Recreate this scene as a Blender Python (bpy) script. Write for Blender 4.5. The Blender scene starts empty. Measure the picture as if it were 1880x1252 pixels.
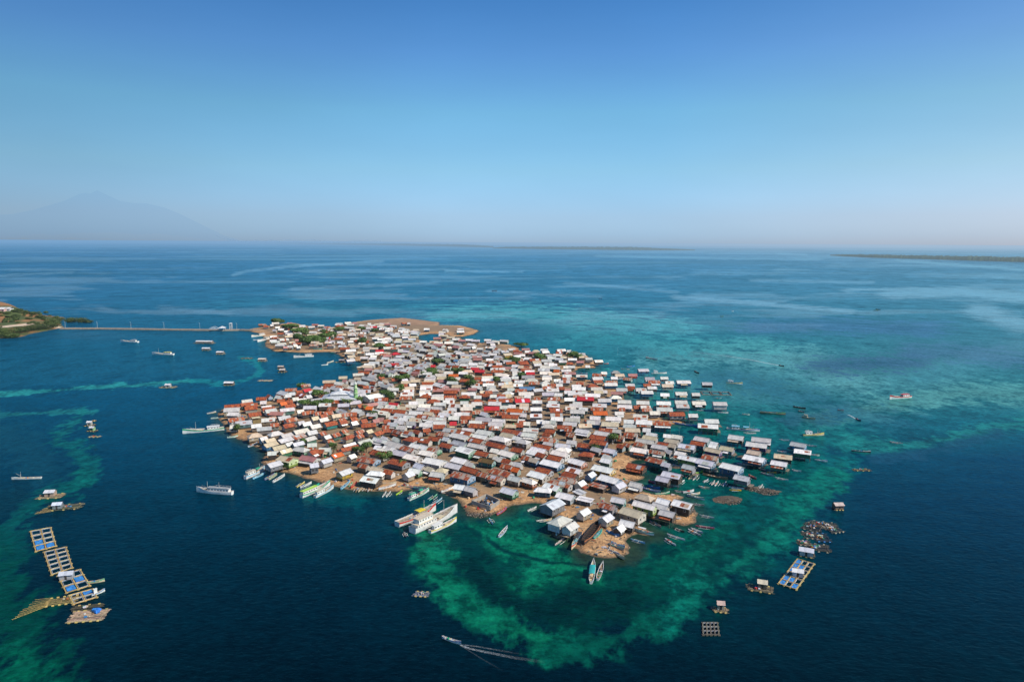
import bpy, math, random
import numpy as np
from mathutils import Vector, Matrix

random.seed(7)
RNG = np.random.default_rng(7)
R = math.radians
scene = bpy.context.scene
COL = scene.collection

# ---------------------------------------------------------------- camera
CAM_H = 120.0
FPX = 1253.0                      # focal length in pixels of the 1880 px wide photograph
PITCH = R(8.23)
ROLL = R(0.32)
fwd = Vector((0, math.cos(PITCH), -math.sin(PITCH)))
rgt0 = Vector((1, 0, 0))
up0 = rgt0.cross(fwd)
rgt = (rgt0 * math.cos(ROLL) + up0 * math.sin(ROLL))
upv = (up0 * math.cos(ROLL) - rgt0 * math.sin(ROLL))
cam_d = bpy.data.cameras.new('camera')
cam = bpy.data.objects.new('camera', cam_d)
COL.objects.link(cam)
cam_d.lens = 36.0 * FPX / 1880.0
cam_d.sensor_width = 36.0
cam_d.clip_start = 1.0
cam_d.clip_end = 400000.0
m = Matrix((rgt, upv, -fwd)).transposed().to_4x4()
m.translation = Vector((0, 0, CAM_H))
cam.matrix_world = m
scene.camera = cam


def ray(px, py):
    return fwd * FPX + rgt * (px - 940.0) - upv * (py - 626.0)


def P(px, py, z=0.0):
    """point of the ground plan (height z) surveyed from the photograph"""
    d = ray(px, py)
    t = (z - CAM_H) / d.z
    return Vector((d.x * t, d.y * t, z))


def chart(x, y, z=0.0):
    """plan coordinates -> survey chart coordinates (numpy)"""
    vx, vy, vz = x, y, z - CAM_H
    dz = vx * fwd.x + vy * fwd.y + vz * fwd.z
    dx = vx * rgt.x + vy * rgt.y + vz * rgt.z
    dy = vx * upv.x + vy * upv.y + vz * upv.z
    return 940.0 + FPX * dx / dz, 626.0 - FPX * dy / dz


# ---------------------------------------------------------------- numpy noise
_L = RNG.random((256, 256)).astype(np.float32)


def vnoise(x, y):
    xi = np.floor(x).astype(np.int64)
    yi = np.floor(y).astype(np.int64)
    fx = (x - xi)
    fy = (y - yi)
    fx = fx * fx * (3 - 2 * fx)
    fy = fy * fy * (3 - 2 * fy)
    a = _L[xi & 255, yi & 255]
    b = _L[(xi + 1) & 255, yi & 255]
    c = _L[xi & 255, (yi + 1) & 255]
    d = _L[(xi + 1) & 255, (yi + 1) & 255]
    return (a * (1 - fx) + b * fx) * (1 - fy) + (c * (1 - fx) + d * fx) * fy


def fbm(x, y, o=4, g=0.5):
    s = 0
    a = 1.0
    t = 0
    for i in range(o):
        s = s + a * vnoise(x * 2 ** i + 17.3 * i, y * 2 ** i + 5.1 * i)
        t += a
        a *= g
    return s / t


def sstep(a, b, x):
    t = np.clip((x - a) / (b - a), 0, 1)
    return t * t * (3 - 2 * t)


def seg_dist(px, py, ax, ay, bx, by):
    dx, dy = bx - ax, by - ay
    L = dx * dx + dy * dy + 1e-9
    t = np.clip(((px - ax) * dx + (py - ay) * dy) / L, 0, 1)
    return np.hypot(px - ax - t * dx, py - ay - t * dy)


def inside(px, py, poly):
    r = np.zeros(px.shape, bool)
    n = len(poly)
    for i in range(n):
        x0, y0 = poly[i]
        x1, y1 = poly[(i + 1) % n]
        if y0 == y1:
            continue
        c = ((y0 > py) != (y1 > py)) & (px < (x1 - x0) * (py - y0) / (y1 - y0) + x0)
        r ^= c
    return r


def sdist(px, py, poly):
    d = np.full(px.shape, 1e9)
    n = len(poly)
    for i in range(n):
        d = np.minimum(d, seg_dist(px, py, *poly[i], *poly[(i + 1) % n]))
    return np.where(inside(px, py, poly), d, -d)


# ---------------------------------------------------------------- object helpers
def tag(o, label=None, cat=None, group=None, kind=None):
    if label: o['label'] = label
    if cat: o['category'] = cat
    if group: o['group'] = group
    if kind: o['kind'] = kind
    return o


def empty(name, loc, rz=0.0):
    o = bpy.data.objects.new(name, None)
    o.empty_display_size = 0.5
    o.location = loc
    o.rotation_euler = (0, 0, rz)
    COL.objects.link(o)
    return o


class MB:
    """collects faces with a colour (rgb + wear in alpha) and uv per face"""
    def __init__(self):
        self.v = []; self.f = []; self.c = []; self.uv = []

    def face(self, pts, col=(1, 1, 1, 0), uv=None):
        b = len(self.v)
        self.v.extend([tuple(p) for p in pts])
        self.f.append(tuple(range(b, b + len(pts))))
        self.c.append(tuple(col) if len(col) == 4 else tuple(col) + (0.0,))
        if uv is None:
            n = len(pts)
            p0 = Vector(pts[0]); e = (Vector(pts[1]) - p0)
            L = e.length or 1.0
            e = e / L
            nn = e.cross(Vector(pts[2]) - p0)
            nn = nn.normalized() if nn.length > 1e-9 else Vector((0, 0, 1))
            g = nn.cross(e)
            uv = [((Vector(p) - p0).dot(e), (Vector(p) - p0).dot(g)) for p in pts]
        self.uv.append(uv)

    def hexa(self, q, col=(1, 1, 1, 0)):
        """8 corners: 0-3 bottom ccw, 4-7 top ccw"""
        for i in ((3, 2, 1, 0), (4, 5, 6, 7), (0, 1, 5, 4), (1, 2, 6, 5), (2, 3, 7, 6), (3, 0, 4, 7)):
            self.face([q[k] for k in i], col)

    def box(self, c, s, rz=0.0, col=(1, 1, 1, 0), rx=0.0):
        M = Matrix.Translation(c) @ Matrix.Rotation(rz, 4, 'Z') @ Matrix.Rotation(rx, 4, 'X')
        hx, hy, hz = s[0] / 2, s[1] / 2, s[2] / 2
        q = [M @ Vector(p) for p in ((-hx, -hy, -hz), (hx, -hy, -hz), (hx, hy, -hz), (-hx, hy, -hz),
                                     (-hx, -hy, hz), (hx, -hy, hz), (hx, hy, hz), (-hx, hy, hz))]
        self.hexa(q, col)
        return self

    def tube(self, a, b, r0, r1=None, n=6, col=(1, 1, 1, 0)):
        r1 = r0 if r1 is None else r1
        a = Vector(a); b = Vector(b)
        d = (b - a)
        if d.length < 1e-6: return self
        d.normalize()
        s = d.cross(Vector((0, 0, 1)))
        if s.length < 1e-3: s = Vector((1, 0, 0))
        s.normalize(); t = d.cross(s)
        ra = [a + (s * math.cos(2 * math.pi * i / n) + t * math.sin(2 * math.pi * i / n)) * r0 for i in range(n)]
        rb = [b + (s * math.cos(2 * math.pi * i / n) + t * math.sin(2 * math.pi * i / n)) * r1 for i in range(n)]
        for i in range(n):
            j = (i + 1) % n
            self.face([ra[i], ra[j], rb[j], rb[i]], col)
        self.face(ra[::-1], col)
        self.face(rb, col)
        return self

    def merge(self, o, M=None):
        b = len(self.v)
        self.v.extend([tuple(M @ Vector(p)) if M else p for p in o.v])
        self.f.extend([tuple(i + b for i in f) for f in o.f])
        self.c.extend(o.c); self.uv.extend(o.uv)

    def build(self, name, mat, parent=None, loc=None, rz=None, smooth=False):
        me = bpy.data.meshes.new(name)
        nf = len(self.f)
        me.vertices.add(len(self.v))
        me.vertices.foreach_set('co', np.array(self.v, np.float32).ravel())
        tot = np.array([len(f) for f in self.f], np.int32)
        st = np.concatenate(([0], np.cumsum(tot)[:-1])).astype(np.int32)
        me.loops.add(int(tot.sum()))
        me.loops.foreach_set('vertex_index', np.concatenate([np.array(f, np.int32) for f in self.f]))
        me.polygons.add(nf)
        me.polygons.foreach_set('loop_start', st)
        me.polygons.foreach_set('loop_total', tot)
        if smooth:
            me.polygons.foreach_set('use_smooth', np.ones(nf, bool))
        me.update(calc_edges=True)
        ca = me.color_attributes.new('Col', 'FLOAT_COLOR', 'CORNER')
        ca.data.foreach_set('color', np.repeat(np.array(self.c, np.float32), tot, axis=0).ravel())
        ul = me.uv_layers.new(name='UVMap')
        ul.data.foreach_set('uv', np.array([p for u in self.uv for p in u], np.float32).ravel())
        me.materials.append(mat)
        o = bpy.data.objects.new(name, me)
        COL.objects.link(o)
        if parent is not None: o.parent = parent
        if loc is not None: o.location = loc
        if rz is not None: o.rotation_euler = (0, 0, rz)
        return o


def grid_mesh(name, X, Y, Z, mat, keep=None, col=None, smooth=True):
    """regular grid object from 2-D arrays, optional cell mask and point colours"""
    n, k = X.shape
    idx = np.arange(n * k).reshape(n, k)
    q = np.stack([idx[:-1, :-1], idx[1:, :-1], idx[1:, 1:], idx[:-1, 1:]], -1).reshape(-1, 4)
    if keep is not None:
        kc = keep[:-1, :-1] | keep[1:, :-1] | keep[1:, 1:] | keep[:-1, 1:]
        q = q[kc.ravel()]
    used = np.zeros(n * k, bool); used[q.ravel()] = True
    remap = np.cumsum(used) - 1
    q = remap[q].astype(np.int32)
    co = np.stack([X.ravel(), Y.ravel(), Z.ravel()], -1)[used].astype(np.float32)
    # orientation: make normals point up
    a = co[q[0, 1]] - co[q[0, 0]]; b = co[q[0, 3]] - co[q[0, 0]]
    if a[0] * b[1] - a[1] * b[0] < 0: q = q[:, ::-1].copy()
    me = bpy.data.meshes.new(name)
    me.vertices.add(len(co)); me.vertices.foreach_set('co', co.ravel())
    me.loops.add(q.size); me.loops.foreach_set('vertex_index', q.ravel())
    me.polygons.add(len(q))
    me.polygons.foreach_set('loop_start', np.arange(0, q.size, 4, dtype=np.int32))
    me.polygons.foreach_set('loop_total', np.full(len(q), 4, np.int32))
    if smooth: me.polygons.foreach_set('use_smooth', np.ones(len(q), bool))
    me.update(calc_edges=True)
    if col is not None:
        c = col.reshape(-1, 4)[used].astype(np.float32)
        ca = me.color_attributes.new('Col', 'FLOAT_COLOR', 'POINT')
        ca.data.foreach_set('color', c.ravel())
    me.materials.append(mat)
    o = bpy.data.objects.new(name, me); COL.objects.link(o)
    return o


# ---------------------------------------------------------------- world and sun
SUN_EL = R(42); SUN_AZ = R(113)      # azimuth from +Y (view direction) towards +X
w = bpy.data.worlds.new('World'); scene.world = w; w.use_nodes = True
nt = w.node_tree; nt.nodes.clear()
sky = nt.nodes.new('ShaderNodeTexSky'); sky.sky_type = 'NISHITA'
sky.sun_disc = False; sky.sun_elevation = SUN_EL; sky.sun_rotation = SUN_AZ
sky.altitude = 100; sky.air_density = 1.0; sky.dust_density = 0.35; sky.ozone_density = 3.0
hs = nt.nodes.new('ShaderNodeHueSaturation'); hs.inputs['Saturation'].default_value = 1.12
hs.inputs['Value'].default_value = 1.0
tc = nt.nodes.new('ShaderNodeTexCoord'); sp = nt.nodes.new('ShaderNodeSeparateXYZ')
rmp = nt.nodes.new('ShaderNodeValToRGB')          # haze layer over the sea: tint by elevation
_st = [(0.0, (.62, .93, 1.72)), (0.012, (.63, .94, 1.70)), (0.036, (.72, .95, 1.50)), (0.1, (.88, 1.16, 1.33)),
       (0.177, (.90, 1.30, 1.33)), (0.25, (.77, 1.14, 1.40)), (0.32, (.56, 1.0, 1.32)), (0.7, (.5, .9, 1.25))]
while len(rmp.color_ramp.elements) < len(_st): rmp.color_ramp.elements.new(0.5)
for _e, (_p, _c) in zip(rmp.color_ramp.elements, _st): _e.position = _p; _e.color = _c + (1,)
mul = nt.nodes.new('ShaderNodeMix'); mul.data_type = 'RGBA'; mul.blend_type = 'MULTIPLY'
mul.inputs[0].default_value = 1.0
bg = nt.nodes.new('ShaderNodeBackground'); bg.inputs['Strength'].default_value = 0.105
out = nt.nodes.new('ShaderNodeOutputWorld')
nt.links.new(sky.outputs[0], hs.inputs['Color'])
nt.links.new(tc.outputs['Generated'], sp.inputs[0]); nt.links.new(sp.outputs['Z'], rmp.inputs[0])
nt.links.new(hs.outputs[0], mul.inputs[6]); nt.links.new(rmp.outputs[0], mul.inputs[7])
mr = nt.nodes.new('ShaderNodeValToRGB'); _x = nt.nodes.new('ShaderNodeMath'); _x.operation = 'MULTIPLY_ADD'
_x.inputs[1].default_value = 0.5; _x.inputs[2].default_value = 0.5
nt.links.new(sp.outputs['X'], _x.inputs[0]); nt.links.new(_x.outputs[0], mr.inputs[0])
while len(mr.color_ramp.elements) < 4: mr.color_ramp.elements.new(0.5)
for _e, (_p, _c) in zip(mr.color_ramp.elements, [(0.2, .67), (0.45, .97), (0.6, 1.03), (0.82, 1.0)]): _e.position = _p; _e.color = (_c, _c, _c, 1)
mr.color_ramp.elements[3].color = (1.36, 1.08, 0.97, 1)
vm = nt.nodes.new('ShaderNodeVectorMath'); vm.operation = 'SCALE'
_a = nt.nodes.new('ShaderNodeMapRange'); nt.links.new(sp.outputs['X'], _a.inputs[0])
_a.inputs[1].default_value = -0.05; _a.inputs[2].default_value = -0.55; _a.inputs[3].default_value = 0.0; _a.inputs[4].default_value = 0.2
_b = nt.nodes.new('ShaderNodeMapRange'); nt.links.new(sp.outputs['Z'], _b.inputs[0])
_b.inputs[1].default_value = 0.22; _b.inputs[2].default_value = 0.0
_c = nt.nodes.new('ShaderNodeMath'); _c.operation = 'MULTIPLY'; nt.links.new(_a.outputs[0], _c.inputs[0]); nt.links.new(_b.outputs[0], _c.inputs[1])
_d = nt.nodes.new('ShaderNodeMath'); _d.operation = 'SUBTRACT'; _d.inputs[0].default_value = 1.0; nt.links.new(_c.outputs[0], _d.inputs[1])
_f = nt.nodes.new('ShaderNodeMath'); _f.operation = 'MULTIPLY'; nt.links.new(_d.outputs[0], _f.inputs[0]); _f.inputs[1].default_value = 1.0
mm = nt.nodes.new('ShaderNodeMix'); mm.data_type = 'RGBA'; mm.blend_type = 'MULTIPLY'; mm.inputs[0].default_value = 1.0
nt.links.new(mul.outputs[2], mm.inputs[6]); nt.links.new(mr.outputs[0], mm.inputs[7]); nt.links.new(mm.outputs[2], vm.inputs[0]); nt.links.new(_f.outputs[0], vm.inputs['Scale'])
mpn = nt.nodes.new('ShaderNodeMapping'); mpn.inputs['Scale'].default_value = (2.2, 2.2, 9.0); nt.links.new(tc.outputs['Generated'], mpn.inputs[0])
nn = nt.nodes.new('ShaderNodeTexNoise'); nn.inputs['Scale'].default_value = 1.0; nn.inputs['Detail'].default_value = 5; nt.links.new(mpn.outputs[0], nn.inputs['Vector'])
nm = nt.nodes.new('ShaderNodeMapRange'); nt.links.new(nn.outputs[0], nm.inputs[0]); nm.inputs[1].default_value = .3; nm.inputs[2].default_value = .7; nm.inputs[3].default_value = .955; nm.inputs[4].default_value = 1.04
v2 = nt.nodes.new('ShaderNodeVectorMath'); v2.operation = 'SCALE'; nt.links.new(vm.outputs[0], v2.inputs[0]); nt.links.new(nm.outputs[0], v2.inputs['Scale'])
nt.links.new(v2.outputs[0], bg.inputs['Color']); nt.links.new(bg.outputs[0], out.inputs[0])

sd = bpy.data.lights.new('sun', 'SUN'); sd.energy = 5.0; sd.angle = R(0.5); sd.color = (1.0, 0.90, 0.76)
so = bpy.data.objects.new('sun', sd); COL.objects.link(so)
tosun = Vector((math.sin(SUN_AZ) * math.cos(SUN_EL), math.cos(SUN_AZ) * math.cos(SUN_EL), math.sin(SUN_EL)))
so.rotation_euler = tosun.to_track_quat('Z', 'Y').to_euler()
so.location = tosun * 500
scene.view_settings.view_transform = 'Standard'; scene.view_settings.look = 'None'
scene.view_settings.exposure = 0; scene.view_settings.gamma = 1


# ---------------------------------------------------------------- materials
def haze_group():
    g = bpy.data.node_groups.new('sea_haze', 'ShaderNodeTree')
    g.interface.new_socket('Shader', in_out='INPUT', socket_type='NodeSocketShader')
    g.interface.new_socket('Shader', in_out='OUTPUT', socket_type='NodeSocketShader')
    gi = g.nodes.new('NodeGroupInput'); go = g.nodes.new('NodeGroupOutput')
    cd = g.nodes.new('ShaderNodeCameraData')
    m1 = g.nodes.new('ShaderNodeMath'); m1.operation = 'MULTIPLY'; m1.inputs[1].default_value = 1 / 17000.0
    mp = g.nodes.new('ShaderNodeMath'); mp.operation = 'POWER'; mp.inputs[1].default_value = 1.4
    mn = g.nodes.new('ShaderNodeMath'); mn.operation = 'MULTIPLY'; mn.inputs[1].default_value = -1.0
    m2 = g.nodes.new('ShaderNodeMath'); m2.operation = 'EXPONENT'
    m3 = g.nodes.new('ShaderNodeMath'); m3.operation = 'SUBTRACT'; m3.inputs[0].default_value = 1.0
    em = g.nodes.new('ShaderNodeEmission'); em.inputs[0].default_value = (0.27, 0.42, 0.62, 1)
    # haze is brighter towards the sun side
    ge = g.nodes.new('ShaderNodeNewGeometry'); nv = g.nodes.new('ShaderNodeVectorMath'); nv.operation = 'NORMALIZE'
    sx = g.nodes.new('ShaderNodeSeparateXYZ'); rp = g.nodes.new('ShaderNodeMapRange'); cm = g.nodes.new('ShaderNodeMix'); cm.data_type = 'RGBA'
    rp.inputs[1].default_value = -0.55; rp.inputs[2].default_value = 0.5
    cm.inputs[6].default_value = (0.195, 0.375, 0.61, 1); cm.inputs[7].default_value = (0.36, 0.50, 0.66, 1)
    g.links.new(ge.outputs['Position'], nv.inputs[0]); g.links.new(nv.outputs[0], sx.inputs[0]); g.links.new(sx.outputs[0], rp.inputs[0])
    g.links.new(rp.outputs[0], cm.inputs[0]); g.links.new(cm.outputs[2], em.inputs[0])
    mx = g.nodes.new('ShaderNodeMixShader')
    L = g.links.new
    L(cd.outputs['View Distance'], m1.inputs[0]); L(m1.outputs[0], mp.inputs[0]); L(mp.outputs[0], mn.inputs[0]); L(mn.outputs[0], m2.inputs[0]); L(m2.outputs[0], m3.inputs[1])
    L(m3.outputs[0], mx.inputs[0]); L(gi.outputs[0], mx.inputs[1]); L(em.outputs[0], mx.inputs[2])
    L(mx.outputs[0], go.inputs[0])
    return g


HAZE = haze_group()


class NT:
    def __init__(self, name):
        self.m = bpy.data.materials.new(name); self.m.use_nodes = True
        self.t = self.m.node_tree; self.t.nodes.clear()
        self.out = self.t.nodes.new('ShaderNodeOutputMaterial')
        self.b = self.t.nodes.new('ShaderNodeBsdfPrincipled')
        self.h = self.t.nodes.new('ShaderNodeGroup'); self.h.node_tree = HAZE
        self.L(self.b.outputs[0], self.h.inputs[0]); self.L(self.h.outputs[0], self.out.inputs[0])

    def L(self, a, b): self.t.links.new(a, b)

    def n(self, typ, **kw):
        x = self.t.nodes.new('ShaderNode' + typ)
        for k, v in kw.items(): setattr(x, k, v)
        return x

    def attr(self, name='Col'):
        x = self.n('Attribute'); x.attribute_name = name; return x

    def noise(self, scale, detail=4, vec=None, rough=0.55):
        x = self.n('TexNoise'); x.inputs['Scale'].default_value = scale
        x.inputs['Detail'].default_value = detail; x.inputs['Roughness'].default_value = rough
        if vec is not None: self.L(vec, x.inputs['Vector'])
        return x

    def ramp(self, src, stops):
        x = self.n('ValToRGB'); cr = x.color_ramp
        while len(cr.elements) < len(stops): cr.elements.new(0.5)
        for e, (p, c) in zip(cr.elements, stops):
            e.position = p; e.color = c if len(c) == 4 else tuple(c) + (1,)
        self.L(src, x.inputs[0]); return x

    def mix(self, fac, a, b, mode='MIX'):
        x = self.n('Mix'); x.data_type = 'RGBA'; x.blend_type = mode
        for s, v in ((x.inputs[0], fac), (x.inputs[6], a), (x.inputs[7], b)):
            if hasattr(v, 'links') or hasattr(v, 'is_output'): self.L(v, s)
            elif isinstance(v, (int, float)): s.default_value = v
            else: s.default_value = v if len(v) == 4 else tuple(v) + (1,)
        return x.outputs[2]

    def math(self, op, a, b=0.0):
        x = self.n('Math'); x.operation = op
        for s, v in ((x.inputs[0], a), (x.inputs[1], b)):
            if isinstance(v, (int, float)): s.default_value = v
            else: self.L(v, s)
        return x.outputs[0]

    def bump(self, h, strength, dist):
        x = self.n('Bump'); x.inputs['Strength'].default_value = strength
        x.inputs['Distance'].default_value = dist
        self.L(h, x.inputs['Height']); self.L(x.outputs[0], self.b.inputs['Normal']); return x


def mat_painted(name, rough=0.6, dirt=0.35, scale=0.8):
    t = NT(name); a = t.attr(); pos = t.n('NewGeometry').outputs['Position']
    n = t.noise(scale, 5, pos); n2 = t.noise(scale * 7, 3, pos)
    d = t.ramp(n.outputs[0], [(0.35, (1 - dirt, 1 - dirt, 1 - dirt)), (0.65, (1, 1, 1))])
    c = t.mix(1.0, a.outputs['Color'], d.outputs[0], 'MULTIPLY')
    d2 = t.ramp(n2.outputs[0], [(0.3, (0.72, 0.7, 0.66)), (0.6, (1.05, 1.05, 1.05))])
    c = t.mix(0.7, c, d2.outputs[0], 'MULTIPLY')
    t.L(c, t.b.inputs['Base Color']); t.b.inputs['Roughness'].default_value = rough
    return t.m


def mat_roof():
    t = NT('corrugated_roofing'); a = t.attr()
    uvn = t.n('UVMap'); uvn.uv_map = 'UVMap'
    sx = t.n('SeparateXYZ'); t.L(uvn.outputs[0], sx.inputs[0])
    pos = t.n('NewGeometry').outputs['Position']
    u, v = sx.outputs[0], sx.outputs[1]
    # one random tone for each sheet: sheets 0.9 m wide, 2.2 m long
    su = t.math('FLOOR', t.math('DIVIDE', u, 0.9)); sv = t.math('FLOOR', t.math('DIVIDE', v, 2.4))
    cx = t.n('CombineXYZ'); t.L(su, cx.inputs[0]); t.L(sv, cx.inputs[1])
    lp = t.noise(0.08, 0, pos)
    t.L(t.math('MULTIPLY', lp.outputs[0], 3.0), cx.inputs[2])
    wn = t.n('TexWhiteNoise'); wn.noise_dimensions = '2D'; t.L(cx.outputs[0], wn.inputs['Vector'])
    tone = t.ramp(wn.outputs['Value'], [(0.0, (0.84, 0.84, 0.85)), (1.0, (1.08, 1.07, 1.05))])
    c = t.mix(1.0, a.outputs['Color'], tone.outputs[0], 'MULTIPLY')
    # rust: more where the wear value in alpha is high, streaked down the slope
    cv = t.n('CombineXYZ'); t.L(t.math('MULTIPLY', u, 1.6), cv.inputs[0]); t.L(t.math('MULTIPLY', v, 0.35), cv.inputs[1])
    t.L(t.math('MULTIPLY', lp.outputs[0], 40.0), cv.inputs[2])
    rn = t.noise(1.0, 5, cv.outputs[0]); bn = t.noise(0.35, 3, pos)
    k = t.math('ADD', t.math('MULTIPLY', rn.outputs[0], 0.45), t.math('MULTIPLY', wn.outputs['Value'], 0.38))
    k = t.math('ADD', k, t.math('MULTIPLY', bn.outputs[0], 0.3))
    thr = t.math('SUBTRACT', 1.02, t.math('MULTIPLY', a.outputs['Alpha'], 0.78))
    f = t.n('MapRange'); t.L(k, f.inputs[0]); t.L(thr, f.inputs[1]); t.L(t.math('ADD', thr, 0.09), f.inputs[2])
    rust = t.ramp(rn.outputs[0], [(0.3, (0.13, 0.026, 0.014)), (0.5, (0.34, 0.075, 0.024)), (0.7, (0.55, 0.19, 0.06))])
    c = t.mix(f.outputs[0], c, rust.outputs[0])
    g = t.ramp(t.noise(3.0, 4, pos).outputs[0], [(0.3, (0.84, 0.83, 0.82)), (0.62, (1.04, 1.04, 1.04))])
    c = t.mix(1.0, c, g.outputs[0], 'MULTIPLY')
    t.L(c, t.b.inputs['Base Color'])
    wv = t.math('SINE', t.math('MULTIPLY', u, 22.0))
    t.bump(wv, 0.25, 0.02)
    t.b.inputs['Roughness'].default_value = 0.48; t.b.inputs['Metallic'].default_value = 0.0
    return t.m


def mat_ground():
    t = NT('island_sand_and_coral_rubble'); pos = t.n('NewGeometry').outputs['Position']
    sx = t.n('SeparateXYZ'); t.L(pos, sx.inputs[0]); a = t.attr()
    n1 = t.noise(0.1, 8, pos, 0.68); n2 = t.noise(0.8, 7, pos, 0.74)
    c = t.ramp(n1.outputs[0], [(0.3, (0.28, 0.155, 0.07)), (0.5, (0.47, 0.27, 0.125)), (0.68, (0.62, 0.41, 0.21))])
    g = t.ramp(n2.outputs[0], [(0.32, (0.36, 0.33, 0.29)), (0.48, (0.9, 0.87, 0.83)), (0.66, (1.3, 1.26, 1.18))])
    cc = t.mix(1.0, c.outputs[0], g.outputs[0], 'MULTIPLY')
    cc = t.mix(a.outputs['Alpha'], cc, a.outputs['Color'])
    wet = t.n('MapRange'); t.L(sx.outputs[2], wet.inputs[0]); wet.inputs[1].default_value = 0.55; wet.inputs[2].default_value = 0.05
    wc = t.ramp(n2.outputs[0], [(0.35, (0.035, 0.027, 0.018)), (0.65, (0.17, 0.12, 0.07))])
    cc = t.mix(wet.outputs[0], cc, wc.outputs[0])
    t.L(cc, t.b.inputs['Base Color']); t.b.inputs['Roughness'].default_value = 0.9
    t.bump(n2.outputs[0], 0.6, 0.25)
    return t.m


def mat_water():
    t = NT('sea_water'); a = t.attr(); pos = t.n('NewGeometry').outputs['Position']
    fine = t.noise(0.3, 7, pos, 0.72)
    g = t.ramp(fine.outputs[0], [(0.32, (0.5, 0.56, 0.6)), (0.68, (1.5, 1.44, 1.4))])
    c = t.mix(1.0, a.outputs['Color'], g.outputs[0], 'MULTIPLY')
    # weed and coral heads break up the bright shallows
    wd = t.noise(0.11, 9, pos, 0.74)
    wr = t.ramp(wd.outputs[0], [(0.41, (0.25, 0.38, 0.42)), (0.5, (0.88, 0.92, 0.93)), (0.60, (1.35, 1.24, 1.15))])
    sg = t.n('SeparateColor'); t.L(a.outputs['Color'], sg.inputs[0])
    sm = t.n('MapRange'); t.L(sg.outputs[1], sm.inputs[0]); sm.inputs[1].default_value = 0.035; sm.inputs[2].default_value = 0.10
    sxyz = t.n('SeparateXYZ'); t.L(pos, sxyz.inputs[0])
    fd = t.n('MapRange'); t.L(sxyz.outputs[1], fd.inputs[0]); fd.inputs[1].default_value = 560; fd.inputs[2].default_value = 330; fd.inputs[3].default_value = 0.15
    c = t.mix(t.math('MULTIPLY', sm.outputs[0], fd.outputs[0]), c, t.mix(1.0, c, wr.outputs[0], 'MULTIPLY'))
    t.L(c, t.b.inputs['Base Color'])
    mp = t.n('Mapping'); t.L(pos, mp.inputs[0]); mp.inputs['Scale'].default_value = (1.0, 1.7, 1.0)
    mp.inputs['Rotation'].default_value = (0, 0, 0.3)
    w1 = t.noise(0.35, 6, mp.outputs[0], 0.6); w2 = t.noise(0.03, 3, mp.outputs[0], 0.5)
    h = t.math('ADD', t.math('MULTIPLY', w1.outputs[0], 0.6), t.math('MULTIPLY', w2.outputs[0], 1.0))
    bp = t.bump(h, 1.0, 0.55)
    # slicks (alpha) are calmer water
    t.L(t.math('SUBTRACT', 1.0, t.math('MULTIPLY', a.outputs['Alpha'], 0.8)), bp.inputs['Strength'])
    t.t.nodes.remove(t.b)
    df = t.n('BsdfDiffuse'); gl = t.n('BsdfGlossy'); fr = t.n('Fresnel'); fr.inputs[0].default_value = 1.33
    gl.inputs['Roughness'].default_value = 0.12; gl.inputs['Color'].default_value = (0.24, 0.72, 0.84, 1)
    t.L(c, df.inputs['Color'])
    for x in (gl, fr): t.L(bp.outputs[0], x.inputs['Normal'])
    mx = t.n('MixShader'); k = t.math('MULTIPLY', fr.outputs[0], t.math('ADD', 0.5, t.math('MULTIPLY', a.outputs['Alpha'], 0.3)))
    t.L(k, mx.inputs[0]); t.L(df.outputs[0], mx.inputs[1]); t.L(gl.outputs[0], mx.inputs[2]); t.L(mx.outputs[0], t.h.inputs[0])
    return t.m


def mat_leaf(name, c0, c1):
    t = NT(name); a = t.attr(); pos = t.n('NewGeometry').outputs['Position']
    n = t.noise(0.7, 4, pos)
    r = t.ramp(n.outputs[0], [(0.3, c0), (0.7, c1)])
    c = t.mix(1.0, r.outputs[0], a.outputs['Color'], 'MULTIPLY')
    t.L(c, t.b.inputs['Base Color']); t.b.inputs['Roughness'].default_value = 0.6
    return t.m


def mat_far(name, c0, c1, s):
    t = NT(name); pos = t.n('NewGeometry').outputs['Position']
    r = t.ramp(t.noise(s, 6, pos, 0.7).outputs[0], [(0.35, c0), (0.65, c1)])
    t.L(r.outputs[0], t.b.inputs['Base Color']); t.b.inputs['Roughness'].default_value = 0.9
    return t.m


M_WALL = mat_painted('weathered_wall_paint', 0.75, 0.35, 0.5)
M_WOOD = mat_painted('weathered_timber', 0.85, 0.5, 1.2)
M_BOAT = mat_painted('boat_paint', 0.4, 0.18, 0.7)
M_ROOF = mat_roof()
M_GROUND = mat_ground()
M_WATER = mat_water()
M_LEAF = mat_leaf('broadleaf_foliage', (0.05, 0.10, 0.02), (0.12, 0.20, 0.035))
M_PALM = mat_leaf('palm_foliage', (0.05, 0.09, 0.02), (0.12, 0.17, 0.04))
M_MANG = mat_leaf('mangrove_foliage', (0.03, 0.06, 0.012), (0.10, 0.13, 0.02))
t = NT('window_glass_dark'); t.b.inputs['Base Color'].default_value = (0.02, 0.025, 0.03, 1); t.b.inputs['Roughness'].default_value = 0.25
M_GLASS = t.m
t = NT('netting'); a = t.attr(); t.L(a.outputs['Color'], t.b.inputs['Base Color']); t.b.inputs['Roughness'].default_value = 0.8
M_NET = t.m

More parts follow.
